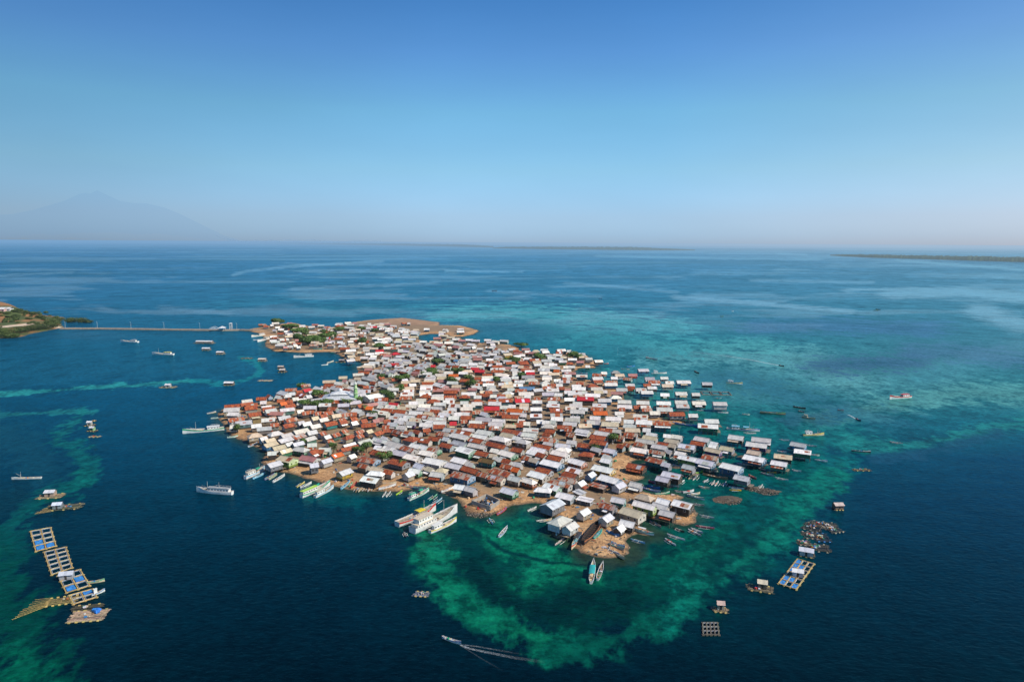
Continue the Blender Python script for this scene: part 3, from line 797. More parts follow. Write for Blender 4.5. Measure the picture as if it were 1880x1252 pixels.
# ---------------------------------------------------------------- houses: ridge lines surveyed tile by tile
# tile origin x, y, scale : entries "x1 y1 x2 y2 code" ; code = roof letter, wall letter, flags (H hip, B big)
TILES = [
(959,910,10,"430 160 680 45 unB;615 440 765 358 gwHB;795 558 965 462 gw;1050 292 1200 212 uc;1465 405 1610 312 uc;1450 105 1720 180 sn;1640 10 1900 60 ut;1730 585 1830 512 wdS"),
(1147,910,10,"300 -40 440 -5 bdH;170 78 570 180 wlB;-40 195 340 305 bcB;600 30 840 90 w.;520 110 800 190 g.;900 62 1250 150 wdB;650 240 930 310 gd;-80 430 190 492 wd"),
(395,785,10,"655 112 800 92 bcH;1040 90 1170 46 g.HB;1200 140 1400 85 g.;830 180 930 158 w.;890 240 1100 165 b.;880 310 1130 235 bb;1045 355 1280 305 bb;1180 425 1390 365 bg;960 440 1130 428 gd;1140 230 1400 150 g.;1270 300 1430 238 u.;1420 285 1620 240 u.;1390 160 1640 90 s.;1430 60 1700 0 w.;1660 90 1880 15 g.;1640 200 1830 140 g.;1490 345 1640 368 ggH;1690 290 1870 278 gc;1200 505 1450 558 blB;930 670 1210 592 un;1680 450 1900 372 rcB;1590 500 1880 545 k.;1740 660 1880 640 unB"),
(583,785,10,"0 120 160 32 s.;100 172 230 110 w.;250 130 400 72 s.;410 68 550 0 sg;165 275 290 190 sc;520 165 640 110 rcH;700 150 830 100 s.;690 70 840 20 s.;870 80 1010 0 b.;1030 100 1180 42 r.;1200 30 1330 18 r.;1370 10 1570 70 s.;1560 50 1760 82 u.;1780 30 1900 62 r.;1610 140 1850 185 r.HB;470 322 690 262 w.;420 380 740 305 r.;730 270 960 190 g.;1030 172 1290 232 wb;1300 232 1580 310 g.;1190 150 1300 185 g.;1400 160 1500 200 g.;1060 318 1180 340 w.;1210 320 1450 372 w.;1090 360 1340 412 ww;1000 402 1270 450 rcB;1400 402 1640 452 u.;1630 472 1880 530 w.;1570 320 1790 382 s.;1720 278 1900 320 w.;245 500 440 440 oc;30 362 250 372 g.;0 400 90 400 r.;565 512 680 470 w.;790 520 1100 572 sb;770 640 940 680 s.;1360 560 1640 622 rn;860 700 1000 664 wb;1000 700 1200 745 b.;1230 758 1400 790 r.;980 790 1150 805 w.H;385 815 600 738 uy;840 880 1140 932 wd;1570 850 1760 780 uc;1690 735 1900 770 wg;60 600 240 545 uw;1800 640 1960 690 u."),
(771,785,10,"50 22 190 10 r.;440 0 680 22 u.;320 62 540 92 s.;700 32 960 82 r.;780 0 1000 20 g.;1060 30 1330 72 w.;1540 10 1850 62 rp;1500 82 1730 122 b.;1000 112 1240 152 w.;590 90 890 152 w.;930 170 1170 222 r.;1370 142 1580 182 w.HB;1240 245 1590 325 rnB;1720 150 1880 180 w.;150 152 400 185 r.;0 190 200 222 r.;420 162 560 192 u.;620 222 860 282 u.;900 272 1210 332 g.;400 268 610 312 r.;170 335 380 385 sg;710 332 1010 412 wgB;1050 412 1280 462 rt;1310 372 1460 402 w.;1490 402 1750 472 wg;1700 352 1900 390 r.;0 300 160 350 wl;20 402 270 452 w.;110 540 440 602 wwB;620 530 870 592 w.;500 632 770 692 un;1100 542 1370 592 mt;1290 472 1420 490 b.;1360 522 1520 562 g.;1520 552 1700 602 r.;1720 622 1880 652 g.;1500 652 1700 692 s.;800 692 1080 772 rd;330 732 450 745 b.H;200 802 440 832 g.;620 792 960 872 sbB;1080 802 1250 842 s.;1330 732 1680 822 s.;1290 852 1550 912 sc;1650 872 1860 922 g.;1725 722 1810 742 o.;640 1032 830 1062 wb;850 1062 1030 1112 g.;1520 1082 1770 1152 ug;860 622 990 652 g.;0 652 110 692 u.;130 702 250 742 b."),
(959,785,10,"20 0 300 12 w.;0 82 260 112 g.;430 22 610 42 r.;390 82 530 112 r.;340 162 640 202 s.;780 0 920 12 s.;990 12 1240 52 w.;820 92 970 122 s.;820 222 1000 242 g.;1400 0 1670 22 r.;1340 52 1600 92 gg;1260 122 1540 162 r.;1260 212 1560 252 rb;1660 22 1820 42 w.;1600 112 1700 142 g.;-40 205 70 225 w.HB;230 282 540 342 r.;390 252 570 282 g.;620 282 890 312 u.;1030 272 1290 312 rb;1290 342 1460 392 g.;170 342 440 402 w.;100 402 280 442 w.;280 442 440 492 r.;670 352 820 372 w.HB;560 402 840 462 wwB;490 492 740 542 r.;1130 442 1220 452 r.H;1490 362 1740 412 ub;1490 482 1640 522 g.;1450 552 1640 592 w.;1750 292 1880 322 r.;1750 132 1880 152 s.;0 502 140 532 s.;150 542 300 582 bb;380 572 720 652 wb;890 552 1150 622 wo;280 712 540 772 r.;840 712 1090 772 w.;1110 782 1250 832 g.;1320 672 1680 752 wy;760 792 1010 852 rd;150 782 450 862 w.;540 932 900 1022 s.;20 905 180 952 woH;420 1002 690 1082 wg;320 1092 430 1102 w.H;1200 860 1300 790 ub;1440 852 1780 942 wb;1700 1050 1850 982 uw;1250 1012 1530 1092 sdF;1010 1008 1120 952 uc;970 1132 1130 1202 u.F;650 1172 950 1242 w.;670 885 1000 945 s.;1010 1270 1290 1330 w.F"),
(1147,785,10,"0 2 280 12 b.;0 72 240 102 s.;0 142 70 152 w.;330 2 480 12 w.;400 82 600 112 w.;340 132 600 172 b.;740 115 820 122 w.;840 115 1080 152 w.;750 185 1000 232 b.;600 252 820 292 r.;220 192 540 242 g.;190 252 400 292 s.;510 292 780 342 g.;460 392 750 442 sg;760 382 880 432 g.;130 352 440 402 ww;0 272 100 292 s.;420 522 740 592 st;690 622 850 662 gn;60 642 380 702 rd;100 982 320 1032 gn;1000 286 1300 332 un;1220 232 1480 272 r.;1290 152 1560 202 g.;1600 252 1700 272 w.;1550 312 1680 332 w.;1490 352 1780 412 bp;1430 482 1720 532 s.;1340 562 1650 632 ub;1000 492 1330 562 wl;930 422 1130 462 w.;1070 662 1290 712 gn;700 792 1040 862 udB;590 880 830 932 ud;1790 635 2150 720 wbB;820 282 950 312 b."),
(1335,785,10,"30 122 310 162 gd;450 166 810 206 gd;350 252 740 302 wp;380 396 620 442 b.;320 486 700 562 wb;-120 325 130 372 bn;1170 252 1460 302 ub;1230 382 1550 422 wg;860 472 1200 512 bd;810 592 1110 642 wt;140 852 420 912 un"),
(395,685,12.52,"600 622 850 592 g.;210 732 570 706 rc;200 802 570 782 gcB;580 692 870 656 r.;700 702 980 682 r.;670 772 960 742 r.;750 925 1040 882 rc;1030 642 1180 632 g.;1210 480 1280 505 rb;1500 392 1680 440 uw;1400 505 1510 520 g.;1600 492 1740 478 u.;1420 602 1610 592 r.;1470 682 1640 642 o.;1640 622 1780 612 r.;1590 732 1820 692 rc;1790 562 1900 552 g.;1080 792 1370 762 r.;1140 842 1400 802 uw;1060 762 1290 732 w.;290 1042 650 992 s.;460 1112 850 1072 u.;540 1142 850 1082 w.;820 1182 1060 1152 g.;860 1082 1040 1062 m.;1060 1042 1380 1020 g.;1250 1002 1390 982 s.;1440 1002 1720 962 g.;1600 1052 1870 1002 s.;1540 1192 1820 1122 r.;340 1192 540 1182 w.;1260 1152 1470 1132 s.;1700 442 1840 432 u."),
(545,685,12.52,"0 402 110 392 r.;50 432 230 472 r.;140 372 310 342 e.;270 422 380 392 u.;200 532 330 475 g.;420 295 590 345 w.;560 292 720 312 s.;640 362 760 362 u.;800 295 970 345 wg;890 192 1080 212 g.;650 242 860 252 r.;900 282 1060 292 s.;1070 142 1150 152 k.;1210 132 1340 152 w.;1330 92 1470 102 b.;1500 62 1800 132 g.;1400 172 1640 202 u.;1240 212 1380 212 u.;1640 52 1830 82 g.;1700 182 1830 202 r.;1640 272 1800 302 g.;1520 292 1640 282 r.;1220 302 1440 342 w.;1060 242 1200 262 b.;1090 342 1240 372 r.;1070 432 1190 462 r.;1230 392 1330 432 u.;1400 382 1700 372 u.;1430 472 1580 452 u.;530 452 640 438 m.;600 482 760 522 r.;1560 525 2000 432 wwBX;0 592 220 572 w.;0 652 240 642 w.;310 602 580 562 u.;370 662 600 632 s.;0 852 160 832 w.;140 882 230 872 s.;250 852 400 852 s.;400 892 560 872 s.;570 892 840 852 s.;530 962 680 932 r.;790 952 1020 922 b.;1000 812 1150 875 u.;1050 922 1140 912 s.;1310 802 1500 845 w.;1160 902 1400 892 s.;490 1062 720 992 w.;620 1152 900 1082 rt;950 1042 1100 1022 s.;960 1102 1140 1052 r.;1250 1032 1350 1012 r.;1460 1082 1600 1032 r.;1230 1132 1390 1082 w.;1710 1082 1900 1032 k.;0 1135 180 1072 u.;110 1152 330 1092 w.;300 1202 530 1152 w.;320 1022 500 972 b.;1510 722 1850 662 k.;1520 752 1760 762 o.;1400 722 1500 702 r.;1620 902 1850 912 g.;1760 832 1880 842 w.;1800 732 1890 722 w."),
(695,685,12.52,"300 32 480 22 g.;0 72 120 62 r.;450 62 600 72 r.;640 22 780 62 u.;100 152 230 162 b.;290 122 430 112 r.;0 182 110 192 u.;90 242 260 282 u.;250 232 330 242 u.;530 142 660 122 u.;740 142 960 142 b.;510 252 670 242 r.;700 242 860 232 w.;540 322 820 312 b.;580 382 820 382 w.;510 442 820 442 w.;480 532 770 522 s.;1060 112 1310 112 w.;1040 162 1310 162 b.;1000 202 1270 202 r.;960 272 1250 272 g.;960 312 1240 312 w.;940 402 1190 402 w.;940 452 1210 442 w.;1030 486 1140 490 r.H;1340 82 1570 82 b.;1380 142 1590 152 k.;1320 192 1540 285 we;1610 22 1840 22 o.;1640 92 1880 92 wo;1300 12 1560 12 w.;1250 352 1500 352 k.;1500 392 1820 392 r.;1520 345 1870 345 k.;1500 512 1790 502 r.;1220 492 1500 482 w.;1210 545 1500 542 w.;1530 572 1740 572 g.;1480 622 1750 622 w.;1160 602 1350 597 r.HB;860 582 1100 582 w.;690 652 900 642 w.;920 642 1040 642 w.;620 722 880 722 w.;920 712 1200 712 w.;490 762 740 782 b.;900 775 1210 802 w.;720 862 1020 882 w.;1210 762 1470 782 g.;1190 832 1420 842 r.;1060 882 1270 902 b.;1480 852 1730 862 g.;1390 902 1640 922 g.;1620 702 1880 712 g.;1590 792 1800 802 g.;250 672 460 692 ec;170 722 400 742 wg;0 632 210 662 wg;0 722 110 742 w.;70 802 330 822 r.;340 832 640 852 r.;0 852 230 882 w.;380 912 600 942 g.;260 972 480 992 w.;490 1012 680 1042 w.;590 962 840 982 w.;900 942 1160 962 r.;730 1022 980 1042 b.;650 1102 860 1112 up;370 1072 600 1092 g.;220 1122 440 1142 ug;1180 1002 1560 1022 w.;1290 972 1550 982 s.;1130 1082 1240 1092 w.H;960 1132 1250 1152 w.;1620 982 1860 992 w.;1740 902 1900 902 w.;1640 1112 1790 1112 e.;1790 1062 1900 1062 o.;1260 1182 1530 1182 r.;1250 1102 1560 1112 g.;0 1022 100 1022 k.;130 1072 240 1062 r.;230 1062 350 1082 r.;430 1192 640 1212 w.;110 1192 230 1192 s."),
(845,685,12.52,"140 20 280 20 b.H;510 12 740 12 r.;850 2 1070 10 w.H;920 72 1160 80 w.H;930 122 1170 122 g.;490 72 750 62 w.;490 122 770 122 w.;330 92 490 92 r.;240 182 520 182 r.;590 182 780 182 s.;240 232 450 232 g.;280 282 500 302 w.;520 232 780 232 w.;620 272 820 282 w.;650 352 810 342 w.H;880 222 1000 222 g.;1000 202 1190 192 b.;1200 2 1420 2 w.;1410 52 1710 52 u.;1180 72 1340 72 g.;1530 122 1730 122 w.H;1560 192 1830 192 s.;1220 242 1440 242 w.;1350 312 1710 312 U.;1080 342 1250 342 g.;1260 362 1530 362 s.;1340 432 1690 432 w.;1050 412 1150 422 w.H;840 482 1030 482 r.;1040 482 1180 482 b.;690 492 840 492 g.;450 412 560 402 b.;560 412 730 402 r.;450 462 690 472 r.;130 422 280 422 w.H;20 442 350 432 w.;50 497 150 497 rgH;310 512 490 512 g.;320 602 460 592 r.H;0 642 190 642 g.;260 662 510 662 w.;640 602 830 602 r.;870 530 1020 530 u.H;880 592 1190 582 r.;1240 532 1450 522 s.;1250 592 1590 582 e.;1480 492 1630 502 w.;1690 552 1850 552 s.;1640 622 1880 622 wn;650 652 950 662 w.;1080 722 1300 722 g.;540 762 900 762 e.;910 742 1110 742 w.;1090 802 1450 832 o.;1360 692 1580 692 b.;1360 772 1570 772 w.;1610 782 1880 782 w.;1600 932 1880 932 wn;1150 902 1530 922 g.;800 882 1090 892 s.;970 942 1350 962 r.;60 712 340 702 w.B;0 782 280 772 w.;270 862 480 852 s.;490 872 640 922 w.;0 892 220 902 w.;20 972 270 982 r.;360 1002 740 1022 u.;0 1072 160 1062 s.;200 1092 500 1092 g.;210 1152 590 1172 r.;740 1042 1040 1062 w.;660 1112 990 1132 wg;1040 1172 1290 1182 b.;1250 1152 1450 1152 r.;1470 1112 1600 1122 w.;1370 1092 1480 1092 r.;1340 1052 1480 1062 w.;1760 1072 1900 1072 w."),
(995,685,12.52,"20 42 220 52 w.;0 92 230 92 w.;470 32 680 32 w.;460 102 680 92 r.;270 132 430 132 w.;380 162 640 162 g.;0 192 130 182 g.H;0 242 120 242 w.;200 242 320 242 r.;320 242 480 242 w.;0 302 270 292 s.;400 312 510 312 r.;100 352 390 352 w.;520 352 660 352 k.;680 262 900 262 w.;700 312 1010 322 w.;1120 322 1390 322 w.;510 402 770 402 g.;820 412 1040 412 g.;1190 402 1410 402 b.;1380 392 1490 392 w.;780 202 970 202 s.;1080 252 1240 245 r.H;1160 2 1380 12 s.;1150 92 1390 82 g.;1180 162 1380 152 r.;1430 222 1730 222 wb;1460 172 1730 172 s.;1580 82 1740 82 w.;1670 22 1880 12 bw;1700 342 1960 342 ub;1620 512 1770 512 wbH;0 442 280 442 u.;290 452 480 462 w.;590 442 920 442 wn;990 462 1340 472 wd;120 552 420 552 s.;510 562 770 562 w.;800 542 1190 547 edB;1280 582 1590 582 wb;1740 612 2050 622 w.;150 632 350 642 g.;110 692 410 702 w.;710 652 930 662 g.;630 702 930 712 w.;1160 692 1490 702 w.;1120 772 1410 782 s.;1730 722 2070 732 w.;1770 792 1900 792 s.;530 762 780 762 w.;850 782 1060 792 g.;650 832 990 842 g.B;180 822 470 822 r.;190 922 470 922 u.;1170 872 1500 872 o.;210 1002 490 1012 w.;1100 982 1350 992 g.;1460 992 1820 1002 w.;1670 882 1880 882 g.;540 1012 880 1042 w.;1030 1082 1350 1092 gb;1370 1112 1770 1132 bb;490 1112 810 1132 g.;0 1082 180 1092 w.;190 1072 330 1092 g.;80 1162 190 1167 w.H;350 1192 690 1202 r.;650 982 880 992 g."),
(1145,685,12.52,"100 12 310 12 kp;0 92 200 112 st;480 92 710 92 u.;550 162 830 162 s.;840 82 1020 82 g.;950 182 1150 182 w.;870 252 1130 252 b.;1210 167 1530 167 wb;30 242 250 242 g.;90 292 260 302 rg;450 242 620 242 r.;540 302 760 302 g.;270 342 520 342 w.;390 402 670 402 wb;840 457 1050 462 wg;1180 432 1450 432 wn;1560 452 1750 452 gd;290 632 590 642 w.;340 742 660 742 g.;260 742 340 742 r.;410 802 650 802 s.;750 642 1080 652 w.;750 782 1120 792 g.;1170 622 1460 627 g.;1200 712 1500 717 wn;1565 642 1880 647 wd;590 872 830 872 wn;220 932 560 952 w.;230 1012 380 1012 s.;1030 892 1390 892 rn;1480 932 1700 932 gn;0 1062 240 1072 g.;280 1072 660 1092 w.;680 1092 1090 1112 sb;0 1162 290 1192 g.;1850 1052 2180 1060 w.;1705 1150 2175 1182 wg"),
(1250,665,12.52,"480 457 720 462 ud;730 907 1050 912 wwT"),
(590,620,12.52,"100 62 310 62 uc;370 82 500 82 u.;460 112 540 112 w.;560 272 790 262 wc;570 422 780 382 b.;570 502 760 482 wb;960 212 1150 212 g.;960 272 1110 272 w.;830 312 1000 312 b.;1010 352 1210 342 w.;1220 332 1420 322 w.;900 432 1080 432 g.;1130 402 1280 402 w.;1220 92 1510 76 wtB;1240 282 1430 272 e.;1430 332 1590 332 b.;1640 345 1760 330 e.H;1680 442 1830 462 u.;1400 442 1560 452 g.;1440 542 1650 562 w.;1600 582 1780 582 e.;1300 492 1440 502 b.;1230 722 1400 742 g.;1150 802 1280 832 w.;1420 762 1600 792 u.;1570 742 1720 762 u.;1700 692 1870 712 w.;1440 142 1700 142 r.;1680 72 1850 72 w.;1420 212 1660 202 g.;1760 262 1880 262 w.;1400 682 1530 702 g.;1720 162 1880 162 w.;600 72 730 62 w.;620 132 760 132 bc;650 182 870 172 bc;780 42 900 42 r.;900 32 1000 42 g.;1000 62 1100 62 s.;1520 32 1640 32 gg;1700 532 1880 562 g."),
(740,600,12.52,"0 42 140 52 w.;0 92 130 92 w.;200 82 360 102 w.;480 32 610 32 wb;930 42 1030 52 w.;820 102 980 102 w.;820 152 940 152 u.;1250 32 1400 32 w.;1230 92 1400 87 wt;0 222 110 222 wb;20 302 240 312 b.;610 322 810 322 b.;940 272 1120 292 b.;1130 262 1300 262 w.;950 342 1160 342 w.;530 382 700 412 w.;710 362 930 412 k.;1160 362 1330 382 g.;1160 422 1320 452 k.;1500 372 1660 392 w.;1370 452 1560 452 u.;1570 472 1660 442 w.;1020 462 1100 442 wc;320 422 450 432 u.;250 352 400 372 g.;0 372 220 402 w.;690 452 800 472 u.;820 492 960 502 g.;290 462 400 492 g.;600 512 750 542 b.;430 492 560 522 g.;0 532 150 542 u.;160 562 340 592 b.;540 582 740 592 g.;540 632 690 642 r.;0 602 150 622 b.;150 612 300 642 g.;700 592 850 612 g.;800 622 960 600 g.B;880 532 1000 562 w.;1000 592 1150 602 g.;990 642 1110 652 u.;1020 532 1190 542 m.;1200 542 1350 562 gg;1100 622 1230 652 r.;1340 602 1560 652 u.;1700 582 1870 612 u.;1560 602 1690 642 g.;350 602 480 642 wc;190 702 370 712 g.B;500 702 680 702 w.;640 742 800 752 b.;480 792 640 822 u.;900 692 1050 722 g.;1090 692 1200 702 b.;1180 742 1280 752 U.;1340 702 1560 752 g.;1000 762 1090 782 w.;860 832 1000 862 g.;1070 822 1190 842 u.;1200 822 1300 832 w.;1320 842 1500 852 w.;1520 822 1720 832 w.;1740 812 1880 822 w.;1480 892 1680 902 w.;1700 882 1870 892 w.;1560 932 1750 937 e.;1650 982 1880 987 e.;1340 1002 1570 982 b.;1170 962 1340 952 s.;1140 882 1290 892 r.;1000 872 1110 902 r.;800 892 930 912 u.;740 962 860 982 g.;360 832 560 882 w.;260 902 480 932 u.;60 912 240 922 g.;140 862 270 862 r.;0 792 200 802 w.;0 742 170 762 u.;640 872 740 872 e.;0 952 190 992 w.;290 972 400 992 r.;230 1012 400 1042 k.;430 1012 540 1002 g.;560 1002 720 1012 g.;830 992 950 1002 b.;80 1092 200 1102 u.;950 1022 1150 1022 w."),
(890,610,12.52,"170 182 330 192 wc;130 262 240 262 w.;150 302 250 302 u.;0 402 130 422 u.;210 352 370 382 w.;200 422 340 432 w.;370 422 540 412 u.;540 372 690 362 w.;650 402 780 402 r.;760 432 870 442 r.;420 492 600 472 by;240 522 400 562 u.;260 572 440 592 w.;30 602 200 602 w.;90 652 350 652 s.;480 682 690 672 r.;440 632 620 642 g.;650 542 800 512 w.;800 502 930 502 w.;920 422 1050 422 w.;1130 402 1220 402 b.H;1310 432 1470 422 w.;1650 392 1850 382 w.B;1150 502 1320 492 w.;1440 562 1640 562 g.;1580 492 1780 502 w.;1740 552 1880 552 b.;910 572 1080 582 w.;700 602 880 592 w.;760 662 980 652 r.;1020 612 1270 602 r.;1090 662 1280 652 b.;1300 622 1540 622 w.;1360 692 1590 692 w.;1120 722 1300 712 w.;1280 762 1560 772 w.;770 762 1080 772 b.;820 832 1070 832 r.;610 832 770 842 w.;630 892 850 892 w.;920 872 1140 872 w.;950 912 1150 912 e.;1230 822 1500 832 u.;1260 902 1540 902 ww;400 792 610 792 k.;620 742 800 752 w.;160 762 400 752 r.;150 862 420 862 r.;260 702 400 702 g.;130 822 310 822 g.;320 822 460 812 w.;0 722 180 732 w.;1700 642 1880 642 wg;1820 772 1900 772 w.;1590 852 1730 862 o.;1760 852 1890 852 w."),
(1040,620,12.52,"10 282 110 282 w.;230 352 430 352 w.;640 512 830 507 wd;0 562 150 562 r.;0 642 200 642 w.;430 632 540 632 wg;790 782 930 782 w.;1080 757 1180 757 u.H;1640 717 1880 712 ub;0 722 100 722 w."),
(460,575,12.52,"270 292 420 272 r.;460 262 510 257 w.;510 372 600 372 uc;440 522 600 512 wg;440 612 600 607 w.;650 592 870 572 w.;600 692 810 672 wb;640 352 770 352 w.;750 412 870 392 w.;820 392 960 402 w.;720 272 830 262 r.;870 282 1080 282 k.;1120 272 1260 267 ww;1320 302 1470 292 w.;1030 552 1160 542 w.;1130 572 1300 562 o.;1290 492 1520 472 b.;1410 552 1620 562 e.;1640 552 1840 552 e.;1010 602 1100 592 k.;740 772 840 752 k.;850 742 980 742 w.;990 722 1060 712 w.;1050 762 1140 752 w.;880 652 1020 642 b.;530 322 700 292 w."),
(600,565,12.52,"400 332 550 322 wo;420 432 620 442 w.;520 492 640 492 g.;650 482 780 482 b.;770 382 960 402 w.;970 382 1120 392 w.;1000 422 1160 422 e.;940 352 1020 352 w.;1150 412 1290 412 w.;1200 352 1340 352 w.;1460 402 1610 402 wb;1720 342 1830 332 r.;1850 342 1920 342 w.;1330 462 1510 452 w.;1340 512 1510 512 w.;1420 562 1540 582 w.;1540 572 1700 577 w.;1640 512 1790 512 w.;1700 542 1880 542 w.;1000 472 1130 472 w.;230 602 440 592 bc;480 562 650 562 bc;600 562 750 562 b.;770 562 910 562 w.;990 562 1110 562 b.;1110 592 1300 582 b.;540 692 740 692 w.;1300 692 1470 682 wg;1720 662 1860 652 wb;170 482 330 472 w.;1350 352 1440 352 b.;1120 632 1330 642 b."),
]
ROOFC = dict(w=((.90, .88, .83), .03), g=((.60, .59, .54), .22), u=((.62, .62, .63), .06), U=((.13, .25, .42), .0), b=((.58, .48, .33), .2),
             r=((.23, .065, .035), .80), o=((.60, .13, .025), .06), s=((.46, .38, .30), .66), e=((.52, .03, .035), .08), m=((.17, .11, .035), .35), k=((.42, .20, .17), .25))
ROOFN = dict(w='white metal', g='weathered grey metal', u='silvery blue grey metal', U='blue metal', b='sun bleached beige', r='dark rusty red',
             o='bright orange', s='rust striped', e='bright red', m='mossy brown', k='faded pink')
WALLC = dict(b=(.05, .22, .42), t=(.05, .36, .34), g=(.06, .30, .14), l=(.42, .60, .12), y=(.70, .48, .06), p=(.16, .06, .26), w=(.72, .72, .70),
             c=(.62, .54, .38), o=(.62, .17, .05), d=(.10, .075, .055), n=(.30, .31, .33), e=(.55, .05, .04))
WALLN = dict(b='blue', t='teal', g='green', l='lime green', y='yellow', p='purple', w='white', c='cream', o='orange', d='dark timber', n='grey', e='red')

houses = []
for ox, oy, sc, txt in TILES:
    for ent in txt.split(';'):
        a_ = ent.split()
        x1, y1, x2, y2 = [float(v) for v in a_[:4]]
        houses.append(dict(px=(ox + x1 / sc, oy + y1 / sc, ox + x2 / sc, oy + y2 / sc), code=a_[4]))

# ---------------------------------------------------------------- place the houses on the plan
def prepare(h):
    x1, y1, x2, y2 = h['px']
    if x2 < x1: x1, y1, x2, y2 = x2, y2, x1, y1
    code = h['code']; h['roof'] = code[0]; h['wall'] = code[1]; h['fl'] = code[2:]
    mx, my = (x1 + x2) / 2, (y1 + y2) / 2
    c0 = P(mx, my, 6.0); dist0 = c0.length
    gz = ground_z(c0.x, c0.y)
    h['water'] = gz < 0.25
    gz = max(gz, 0.0) if not h['water'] else 0.0
    small = 'S' in h['fl'] or 'F' in h['fl']
    tall = 0.8 if 'T' in h['fl'] or 'B' in h['fl'] else 0.0
    h['stilt'] = (2.1 if h['water'] else 0.75) * (0.35 if small else 1)
    h['wallh'] = (2.1 if small else 2.35) + tall
    h['rise'] = (0.5 if 'F' in h['fl'] else (1.5 if dist0 < 420 else 1.8))
    zr = gz + h['stilt'] + h['wallh'] + h['rise']
    A = P(x1, y1, zr); B = P(x2, y2, zr)
    d = B - A
    dist = c0.length
    # foreshortening makes the bearing of far ridges uncertain: limit it
    ang = math.atan2(d.y, d.x)
    lim = R(56) if dist < 420 else (R(46) if dist < 600 else R(36))
    ang = max(-lim, min(lim, ang))
    L = (abs(d.x) / max(math.cos(ang), 0.35))
    L = max(4.5, min(26 if 'X' in h['fl'] else 16.5, L))
    if 'H' in h['fl']: L += 4.0
    C = (A + B) / 2
    h['c'] = Vector((C.x, C.y, gz)); h['ang'] = ang; h['L'] = L; h['dist'] = dist
    W = max(4.6, min(8.2, L * .74)) if not small else 3.6
    if 'B' in h['fl']: W = max(5.4, min(8.8, L * .78))
    if 'X' in h['fl']: W = 17
    if L < 6: W = min(W, 5.8)
    h['W'] = W
    h['seed'] = random.random()
    h['ppm'] = FPX / (fwd.dot(Vector((C.x, C.y, -CAM_H))))
    return h


houses = [prepare(h) for h in houses]
keep = []
for h in sorted(houses, key=lambda q: -q['L'] * q['W']):
    ok = True
    for k in keep:
        if (h['c'] - k['c']).length < 3.6: ok = False; break
    if ok: keep.append(h)
houses = keep
for i, h in enumerate(houses):
    t0 = Vector((math.cos(h['ang']), math.sin(h['ang']), 0)); n0 = Vector((-t0.y, t0.x, 0))
    for k in houses:
        if k is h: continue
        d = k['c'] - h['c']
        if d.length > 20: continue
        al, nn = abs(d.dot(t0)), abs(d.dot(n0))
        if al < (h['L'] + k['L']) * 0.42 and nn > al * 0.3:
            h['W'] = max(4.3, min(h['W'], nn * (1.0 if k['W'] < 10 else .7)))
        elif nn < 3.5:
            h['L'] = max(4.5, min(h['L'], al * 2 - k['L'] * 1.0 if al * 2 - k['L'] > 4.5 else h['L']))


def jit(c, s=0.06):
    f = 1 + random.uniform(-s, s)
    return tuple(max(0, v * f * (1 + random.uniform(-s, s) * 0.4)) for v in c)


